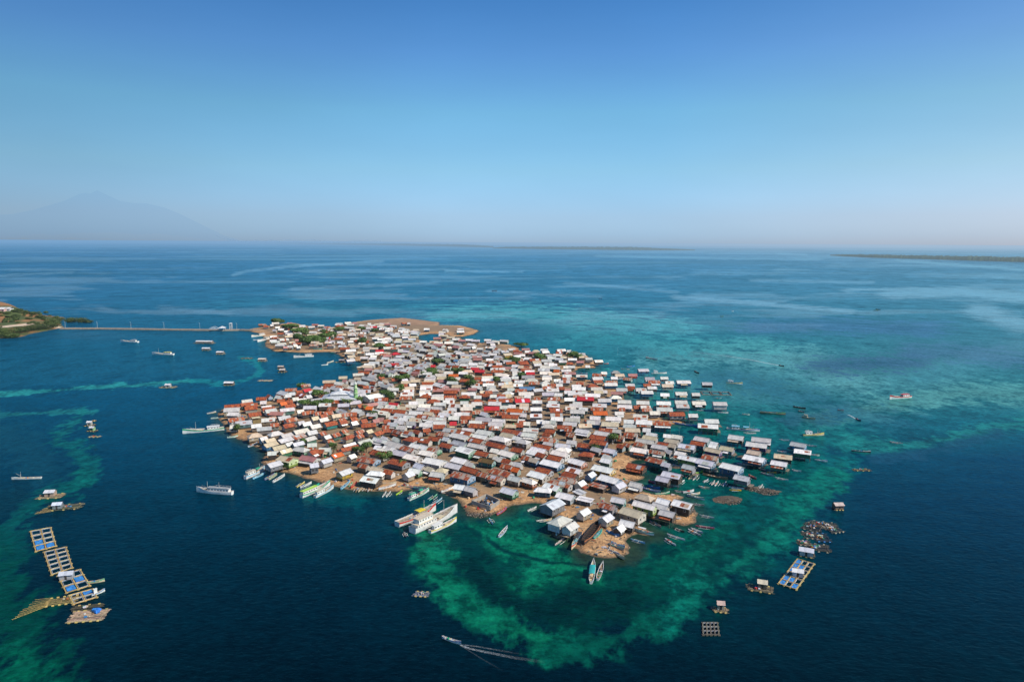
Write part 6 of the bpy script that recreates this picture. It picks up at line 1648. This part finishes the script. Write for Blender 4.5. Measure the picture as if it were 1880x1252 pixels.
# ================================================================= causeway, lamp posts, bridge
def causeway():
    pts = [(112, 602.5), (180, 602.5), (300, 604.2), (386, 605.2), (405, 605.6), (440, 605), (478, 606)]
    W = [P(x, y, 1.3) for x, y in pts]
    root = empty('causeway', W[0])
    m_ = MB(); k = MB()
    for i, (a, b) in enumerate(zip(W[:-1], W[1:])):
        a = a - W[0]; b = b - W[0]
        n = (b - a).cross(Vector((0, 0, 1))).normalized() * 3.2
        up = Vector((0, 0, 0)); dn = Vector((0, 0, -2.4))
        if i == 3: dn = Vector((0, 0, -.7))
        m_.hexa([a - n + dn, b - n + dn, b + n + dn, a + n + dn, a - n, b - n, b + n, a + n], (.45, .34, .24))
        for s in (-1, 1):
            o = n * s * .94
            k.hexa([a + o - n * .05, b + o - n * .05, b + o + n * .05, a + o + n * .05] + [v + Vector((0, 0, .35)) for v in (a + o - n * .05, b + o - n * .05, b + o + n * .05, a + o + n * .05)], (.55, .46, .36))
    m_.build('road_bed', M_WALL, root); k.build('kerb', M_WALL, root)
    THINGS.append((root, 'long narrow causeway linking the green headland to the village', 'causeway', (250, 603), None))
    # arched footbridge rails
    a, b = P(385, 604.6, 1.3), P(400, 604.8, 1.3)
    root = empty('arched_bridge', (a + b) / 2, math.atan2((b - a).y, (b - a).x)); L = (b - a).length
    for s in (-1, 1):
        ar = MB(); n = 10
        for i in range(n):
            f = lambda t: ((t - .5) * L, s * 3.4, .4 + 3.0 * math.sin(math.pi * t))
            ar.tube(f(i / n), f((i + 1) / n), .28, n=5, col=(.62, .72, .78))
            if i: ar.tube(f(i / n), (f(i / n)[0], s * 3.4, .3), .12, n=4, col=(.62, .72, .78))
        ar.build('arch', M_BOAT, root)
    MB().box((0, 0, .12), (L, 6.2, .16), col=(.5, .45, .4)).build('bridge_deck', M_WALL, root)
    THINGS.append((root, 'pale blue arched bridge on the causeway', 'bridge', (392, 603), None))
    for i, (x, y) in enumerate([(117, 602.6), (176, 602.6), (238, 603.4), (299, 604.2), (365, 605), (433, 605)]):
        c = P(x, y, 1.3) + Vector((0, 3.4, 0))
        o = empty('street_lamp', c)
        MB().tube((0, 0, 0), (0, 0, 8.6), .16, .1, 6, (.62, .62, .6)).build('lamp_post', M_BOAT, o)
        MB().tube((0, 0, 8.6), (0, -1.6, 9.0), .09, .06, 5, (.62, .62, .6)).build('lamp_arm', M_BOAT, o)
        MB().box((0, -1.8, 9.0), (.35, .8, .18), col=(.7, .7, .7)).build('lamp_head', M_BOAT, o)
        THINGS.append((o, '%s street lamp on the causeway counting from the headland' % ('first', 'second', 'third', 'fourth', 'fifth', 'sixth')[i], 'street lamp', (x, y - 6), 'lamp posts along the causeway'))
    # gate house and pavilion near the village end
    for x, y, w_, h_, words in ((424, 604, 3.2, 7.5, 'white gate tower at the village end of the causeway'), (408, 606, 7, 3, 'small open pavilion below the arched bridge')):
        c = P(x, y, 1.2); o = empty('gate_tower' if w_ < 5 else 'pavilion', c)
        for sx in (-1, 1):
            for sy in (-1, 1):
                MB().box((sx * w_ * .4, sy * w_ * .4, h_ / 2), (.5, .5, h_), col=WHT).build('pillar', M_WALL, o)
        r_ = MB(); s = w_ * .62; b_ = [(-s, -s, h_), (s, -s, h_), (s, s, h_), (-s, s, h_)]
        for i in range(4): r_.face([b_[i], b_[(i + 1) % 4], (0, 0, h_ + w_ * .35)], (.7, .7, .7, .05))
        r_.face(b_[::-1], (.3, .3, .3, 0)); r_.build('roof', M_ROOF, o)
        THINGS.append((o, words, 'tower' if w_ < 5 else 'pavilion', (x, y - 3), None))


causeway()

# poles and masts rising over the roofs
for i, (x, y, h_) in enumerate([(802, 853, 11), (630, 823, 9), (756, 806, 9), (1134, 650, 9), (699, 697, 9), (1060, 700, 8), (875, 655, 8), (1247, 800, 7)]):
    c = P(x, y, 1.2); c.z = max(0, ground_z(c.x, c.y)); o = empty('aerial_mast', c)
    MB().tube((0, 0, 0), (0, 0, h_), .07, .04, 5, (.4, .4, .4)).build('pole', M_BOAT, o)
    MB().tube((-.9, 0, h_ - .4), (.9, 0, h_ - .4), .035, n=4, col=(.5, .5, .5)).build('crossbar', M_BOAT, o)
    THINGS.append((o, 'thin grey aerial mast rising above the roofs', 'mast', (x, y - 10), 'aerial masts over the village'))

# ================================================================= headland on the left
HEAD = [(-260, 640), (-120, 622), (-20, 622), (30, 620), (62, 612), (100, 605), (118, 601), (108, 597), (112, 590), (118, 583.5), (100, 581), (88, 580), (60, 574), (20, 568), (-60, 562), (-260, 556)]
headW = [tuple(P(x, y)[:2]) for x, y in HEAD]
_pk = P(15, 580); _pk2 = P(-120, 585)


def head_height(X, Y):
    s = sdist(X, Y, headW) + (fbm(X * .02, Y * .02, 4) - .5) * 14
    h = np.where(s > 0, 2.2 * (1 - np.exp(-s / 10)), s * .2)
    hump = 11 * np.exp(-((X - _pk.x) / 62) ** 2 - ((Y - _pk.y) / 95) ** 2) + 15 * np.exp(-((X - _pk2.x) / 130) ** 2 - ((Y - _pk2.y) / 110) ** 2)
    return h + hump * sstep(5, 50, s) + (fbm(X * .05, Y * .05, 4) - .5) * 2.5 * sstep(5, 30, s)


_x = np.arange(min(p[0] for p in headW) - 15, max(p[0] for p in headW) + 15, 3.0); _y = np.arange(min(p[1] for p in headW) - 20, max(p[1] for p in headW) + 20, 4.0)
X_, Y_ = np.meshgrid(_x, _y, indexing='ij'); H_ = head_height(X_, Y_)
_c = np.zeros(X_.shape + (4,)); _n = fbm(X_ * .05, Y_ * .05, 5)
g_ = sstep(.40, .55, _n)
_v = .6 + .9 * fbm(X_ * .2, Y_ * .2, 4)
_c[..., 0] = (.25 * (1 - g_) + .06 * g_) * _v; _c[..., 1] = (.125 * (1 - g_) + .085 * g_) * _v; _c[..., 2] = (.045 * (1 - g_) + .018 * g_) * _v; _c[..., 3] = 1.0
# pale coastal road
_cx, _cy = chart(X_, Y_)
_rd = np.minimum(seg_dist(_cx, _cy * 3, 0, 605 * 3, 60, 598 * 3), seg_dist(_cx, _cy * 3, 60, 598 * 3, 112, 602.3 * 3)); _rd = np.minimum(_rd, seg_dist(_cx, _cy * 3, -100, 612 * 3, 0, 605 * 3))
_m = sstep(6, 3.5, _rd)
for k_, v_ in enumerate((.62, .48, .34)): _c[..., k_] = _c[..., k_] * (1 - _m) + v_ * _m
tag(grid_mesh('headland_hill', X_, Y_, H_, M_GROUND, keep=H_ > -.4, col=_c), kind='structure')


def head_z(x, y): return max(0.0, float(head_height(np.array([[x]]), np.array([[y]]))[0, 0]))


def head_hit(px, py):
    """first point of the headland surface seen along the survey line"""
    d = ray(px, py); d = d / d.length; o = Vector((0, 0, CAM_H))
    t_ = (CAM_H - 40) / -d.z
    while True:
        p = o + d * t_
        if p.z <= max(0, head_z(p.x, p.y)) or p.z < 0: return p
        t_ += 3.0


MG = [(5, 614, 17), (18, 616, 18), (30, 613, 17), (44, 610, 17), (56, 608, 16), (68, 606, 17), (80, 604, 17), (92, 602, 16), (103, 600, 15), (20, 621, 12), (8, 620, 14), (28, 619, 10), (98, 594, 16), (88, 596, 13), (106, 591, 13),
      (127, 592.5, 14), (136, 592, 16), (146, 592.5, 17), (155, 592, 15), (162, 592.5, 9), (104, 584, 6), (78, 585, 9), (62, 578, 9), (48, 576, 9), (36, 572, 9), (25, 573, 8), (14, 576, 7), (70, 583, 7), (-8, 610, 16), (-22, 612, 18), (30, 588, 7), (52, 586, 6), (10, 592, 7)] + [(random.uniform(-5, 92), random.uniform(572, 598), random.uniform(3, 6)) for _ in range(34)]
for i, (px_, py_, r_) in enumerate(MG):
    c = head_hit(px_, py_); z = head_z(c.x, c.y)
    wet = z < 1.5 or i < 15
    root = empty('mangrove_tree' if i < 20 else 'scrub_tree', (c.x, c.y, z - .2))
    rr = r_ * (.62 if i < 20 else .7); hh = rr * (.8 if i < 20 else .7)
    tr = MB()
    for k in range(6):
        th = k * 1.05; tr.tube((math.cos(th) * rr * .3, math.sin(th) * rr * .3, -.5), (0, 0, 2), .15, .1, 4, (.14, .1, .07))
    tr.build('trunk', M_WOOD, root)
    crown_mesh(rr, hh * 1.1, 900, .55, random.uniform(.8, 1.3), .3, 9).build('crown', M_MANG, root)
    THINGS.append((root, 'mangrove tree on the headland shore' if i < 15 else ('mangrove tree of the islet beside the causeway' if i < 20 else 'low scrub tree on the brown hill'),
                   'tree', (px_, py_ - 4), 'mangroves along the headland' if i < 15 else ('mangroves of the small islet' if i < 20 else 'scrub on the headland')))
for k, (x, y, w_, cc, words) in enumerate([(3, 570, 14, (.7, .45, .4), 'pinkish house at the left edge of the headland hill'), (12, 569, 16, (.75, .73, .68), 'white house on top of the headland hill')]):
    c = head_hit(x, y + 2); z = head_z(c.x, c.y)
    o = empty('hill_house', (c.x, c.y, z - .5))
    MB().box((0, 0, 2), (w_, 9, 4), col=cc).build('wall', M_WALL, o)
    r_ = MB()
    for s in (-1, 1):
        q = [(-w_ / 2 - .5, s * 5, 3.9), (w_ / 2 + .5, s * 5, 3.9), (w_ / 2 + .5, 0, 6), (-w_ / 2 - .5, 0, 6)]
        r_.face(q if s < 0 else q[::-1], (.75, .73, .7, .05))
    r_.build('roof', M_ROOF, o)
    for i in range(3): MB().box((-w_ / 3 + i * w_ / 3, -4.53, 2), (1.4, .06, 1.4), col=DRK).build('window', M_GLASS, o)
    THINGS.append((o, words, 'house', (x, y), None))


# ================================================================= far islands, mountain, clouds
M_ISLE = mat_far('far_forest', (.02, .055, .035), (.06, .10, .05), .01)
M_MOUNT = mat_far('far_mountain_rock', (.06, .09, .09), (.12, .13, .12), .0006)
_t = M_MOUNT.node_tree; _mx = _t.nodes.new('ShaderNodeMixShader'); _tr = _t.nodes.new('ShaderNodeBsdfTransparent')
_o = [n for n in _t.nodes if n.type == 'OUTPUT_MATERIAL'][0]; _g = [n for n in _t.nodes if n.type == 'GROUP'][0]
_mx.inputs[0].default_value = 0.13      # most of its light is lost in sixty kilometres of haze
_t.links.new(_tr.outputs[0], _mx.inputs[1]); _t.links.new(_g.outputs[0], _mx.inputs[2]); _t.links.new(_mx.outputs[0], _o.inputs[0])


def far_isle(name, base, hs, depth, mat, nseg=240, rough=.35, smooth=False):
    """base: list of (px,py) of the near shore; hs: list of (px,height m)"""
    xs_ = np.linspace(base[0][0], base[-1][0], nseg)
    ys_ = np.interp(xs_, [b[0] for b in base], [b[1] for b in base])
    hh = np.interp(xs_, [b[0] for b in hs], [b[1] for b in hs])
    pts = [P(x, y) for x, y in zip(xs_, ys_)]
    k = 9
    X = np.zeros((nseg, k)); Y = np.zeros((nseg, k)); Z = np.zeros((nseg, k))
    for i, p in enumerate(pts):
        d = Vector((p.x, p.y, 0)).normalized()
        for j in range(k):
            t_ = j / (k - 1)
            X[i, j] = p.x + d.x * depth * t_; Y[i, j] = p.y + d.y * depth * t_
            Z[i, j] = hh[i] * (math.sin(math.pi * min(1, t_ * 1.0)) ** .45 if 0 < t_ < 1 else 0)
    nz = fbm(np.arange(nseg)[:, None] * .45 + np.zeros((1, k)), np.arange(k)[None, :] * .8 + np.zeros((nseg, 1)), 4)
    Z = Z * (1 + (nz - .5) * rough * 2) - (Z <= 0) * 1.0
    return tag(grid_mesh(name, X, Y, Z, mat, smooth=smooth), kind='structure')


far_isle('far_island', [(1524, 469.6), (1600, 473.2), (1700, 476), (1800, 479.2), (1960, 484)], [(1524, 2), (1545, 14), (1600, 22), (1700, 24), (1800, 28), (1960, 30)], 700, M_ISLE, 300)
far_isle('far_island', [(905, 456.2), (1000, 457.6), (1100, 458.6), (1200, 459.6), (1276, 460)], [(905, 4), (930, 28), (1050, 40), (1150, 44), (1230, 22), (1276, 2)], 1800, M_ISLE, 260)
far_isle('far_island', [(430, 446.2), (560, 448.4), (700, 450.6), (820, 452.6), (906, 454.6)], [(430, 3), (520, 40), (700, 58), (850, 52), (906, 20)], 3000, M_ISLE, 300)
_M = [(-60, 396), (20, 393), (60, 385), (108, 371), (118, 368), (135, 360), (146, 355), (158, 353), (165, 355), (178, 348), (190, 354), (205, 361), (220, 368), (245, 372), (270, 373), (300, 380), (330, 392), (370, 412), (410, 432), (440, 441), (700, 443)]
_D = 60000.0
xs_ = np.linspace(-60, 700, 300); ys_ = np.interp(xs_, [a[0] for a in _M], [a[1] for a in _M])
X_ = np.zeros((300, 12)); Y_ = X_.copy(); Z_ = X_.copy()
for i_, (x, y) in enumerate(zip(xs_, ys_)):
    d = ray(x, y); d = d / math.hypot(d.x, d.y)
    h_ = CAM_H + d.z * _D
    for j_ in range(12):
        t_ = j_ / 11; X_[i_, j_] = d.x * (_D - 9000 + 18000 * t_); Y_[i_, j_] = d.y * (_D - 9000 + 18000 * t_)
        Z_[i_, j_] = max(0, h_) * (1 - abs(t_ - 6 / 11) * 1.75) + (fbm(np.array([i_ * .1]), np.array([j_ * .7]), 4)[0] - .5) * 500 * (0 if j_ == 6 else 1)
tag(grid_mesh('distant_mountain', X_, Y_, Z_, M_MOUNT), kind='structure')


# ================================================================= litter and rubble
def scatter():
    m_ = MB(); st = MB()
    n = 0
    px_ = RNG.uniform(400, 1290, 15000); py_ = RNG.uniform(590, 1030, 15000)
    W_ = [P(a, b, 1.0) for a, b in zip(px_, py_)]
    X = np.array([w_.x for w_ in W_]); Y = np.array([w_.y for w_ in W_])
    s = sdist(X, Y, shoreW); H = island_height(X, Y)
    for x, y, ss, h_, cy in zip(X, Y, s, H, py_):
        if h_ < .12: continue
        if ss < 3.5 and random.random() < .8:
            r_ = random.uniform(.12, .45)
            c = jit(random.choice([(.3, .26, .2), (.16, .13, .1), (.45, .38, .28), (.22, .18, .13)]), .2)
            st.box((x, y, h_ + r_ * .2), (r_ * 1.6, r_ * 1.2, r_), random.uniform(0, 3), c, random.uniform(-.5, .5))
        elif random.random() < .3:
            k = random.random(); hh = max(h_, 0)
            if k < .45:
                L_ = random.uniform(1, 4); m_.box((x, y, hh + .12), (L_, .16, .1), random.uniform(0, 3.1), jit(random.choice([(.45, .36, .24), (.25, .18, .12), (.5, .48, .42)]), .2))
            elif k < .7:
                m_.box((x, y, hh + .3), (random.uniform(.4, 1.3), random.uniform(.4, 1), random.uniform(.3, .9)), random.uniform(0, 3.1), jit(random.choice([WHT, BLU, GRY, CRM, WOD, RED, GRN]), .25))
            elif k < .85:
                m_.tube((x, y, hh), (x, y, hh + random.uniform(1, 2.2)), .06, n=4, col=jit(WOD, .2))
            else:
                w_ = random.uniform(1, 2.5); m_.box((x, y, hh + .1), (w_, w_ * .7, .05), random.uniform(0, 3.1), jit(random.choice([(.5, .48, .44), (.35, .12, .06), (.05, .25, .5), (.55, .5, .4)]), .25), .1)
    tag(m_.build('scattered_litter', M_WOOD), 'driftwood, planks, crates and tarpaulins littering the lanes and beaches', 'litter', None, 'stuff')
    tag(st.build('shore_rubble', M_WOOD), 'brown coral stones scattered along the water edge of the island', 'rubble', None, 'stuff')


scatter()
# dark weedy stone heaps right of the village
for k, (x, y, rx, ry, words) in enumerate([(1337, 918, 5.6, 3.4, 'dark oval stone heap in the turquoise shallows'), (1408, 902, 5.5, 3, 'dark stone mound beside the outermost stilt house'), (1384, 897, 4, 2.4, 'small brown stone mound under the outermost stilt house'),
                                       (880, 943, 6, 2.5, 'stone tip of the rubble spit'), (1042, 972, 4, 3, 'rubble heap between the two stilt houses on the point')]):
    c = P(x, y, .2); o = empty('stone_heap', (c.x, c.y, 0)); m_ = MB()
    for i in range(260):
        a_ = random.uniform(0, 2 * math.pi); rr = math.sqrt(random.random()); r_ = random.uniform(.15, .45)
        m_.box((math.cos(a_) * rr * rx, math.sin(a_) * rr * ry * 1.6, .42 * (1 - rr)), (r_ * 1.5, r_ * 1.2, r_), random.uniform(0, 3), jit(random.choice([(.06, .055, .045), (.12, .1, .08), (.2, .16, .12), (.3, .26, .2)]), .2), random.uniform(-.5, .5))
    m_.build('stones', M_WOOD, o)['kind'] = 'stuff'
    THINGS.append((o, words, 'stone heap', (x, y), None))


# ================================================================= labels
LAND = [('the green minaret', 653, 728), ('the white mosque', 625, 733), ('the walled yard', 893, 926), ('the rafted white ships', 790, 962), ('the half built hull', 1087, 984),
        ('the sandy point', 1105, 1015), ('the long red roof', 1074, 733), ('the orange roof', 1101, 758), ('the causeway', 440, 606), ('the green striped ship', 375, 793),
        ('the brown drying ground', 765, 592), ('the blue roof', 967, 710), ('the derelict hulk', 1417, 759), ('the dark stone heap', 1337, 918), ('the palm above the beach', 736, 855),
        ('the white passenger boat', 395, 905), ('the mossy roof', 893, 842), ('the lime green boat', 1282, 868), ('the timber pen frame', 1314, 722), ('the red gabled house', 809, 704),
        ('the yellow walled house', 1108, 856), ('the headland', 60, 595), ('the colourful quay vessel', 468, 872)]
ORD = ['nearest', 'second nearest', 'third nearest', 'fourth nearest', 'fifth nearest', 'sixth nearest', 'seventh nearest', 'eighth nearest', 'ninth nearest', 'tenth nearest', 'eleventh nearest', 'twelfth nearest']
by = {}
for t_ in THINGS: by.setdefault(t_[1], []).append(t_)
used = set()
for words, L_ in by.items():
    o0 = L_[0]
    shared = words.startswith('dark plastic drum')
    if len(L_) == 1 or shared:
        for o, w_, cat, p, grp in L_:
            tag(o, w_, cat, grp)
        continue
    cand = []
    for li, (ln, lx, ly) in enumerate(LAND):
        od = sorted(range(len(L_)), key=lambda i: math.hypot(L_[i][3][0] - lx, (L_[i][3][1] - ly) * 1.6))
        for rk, i in enumerate(od[:len(ORD)]):
            d = math.hypot(L_[i][3][0] - lx, L_[i][3][1] - ly)
            cand.append((rk * 25 + d * .25, rk, i, ln))
    cand.sort(); done = {}
    for sc_, rk, i, ln in cand:
        if i in done: continue
        done[i] = '%s, %s to %s' % (words, ORD[rk], ln)
    rest_ = [i for i in range(len(L_)) if i not in done]
    for q_, i in enumerate(sorted(rest_, key=lambda i: L_[i][3][0])):
        done[i] = '%s, counted %d from the left of those farthest out' % (words, q_ + 1)
    for i, (o, w_, cat, p, grp) in enumerate(L_):
        lab = done[i]
        tag(o, lab, cat, grp or ('%ss of one look' % cat))
        if len(lab.split()) > 16: print('LONG', lab)
print('things', len(THINGS), 'objects', len(bpy.data.objects))
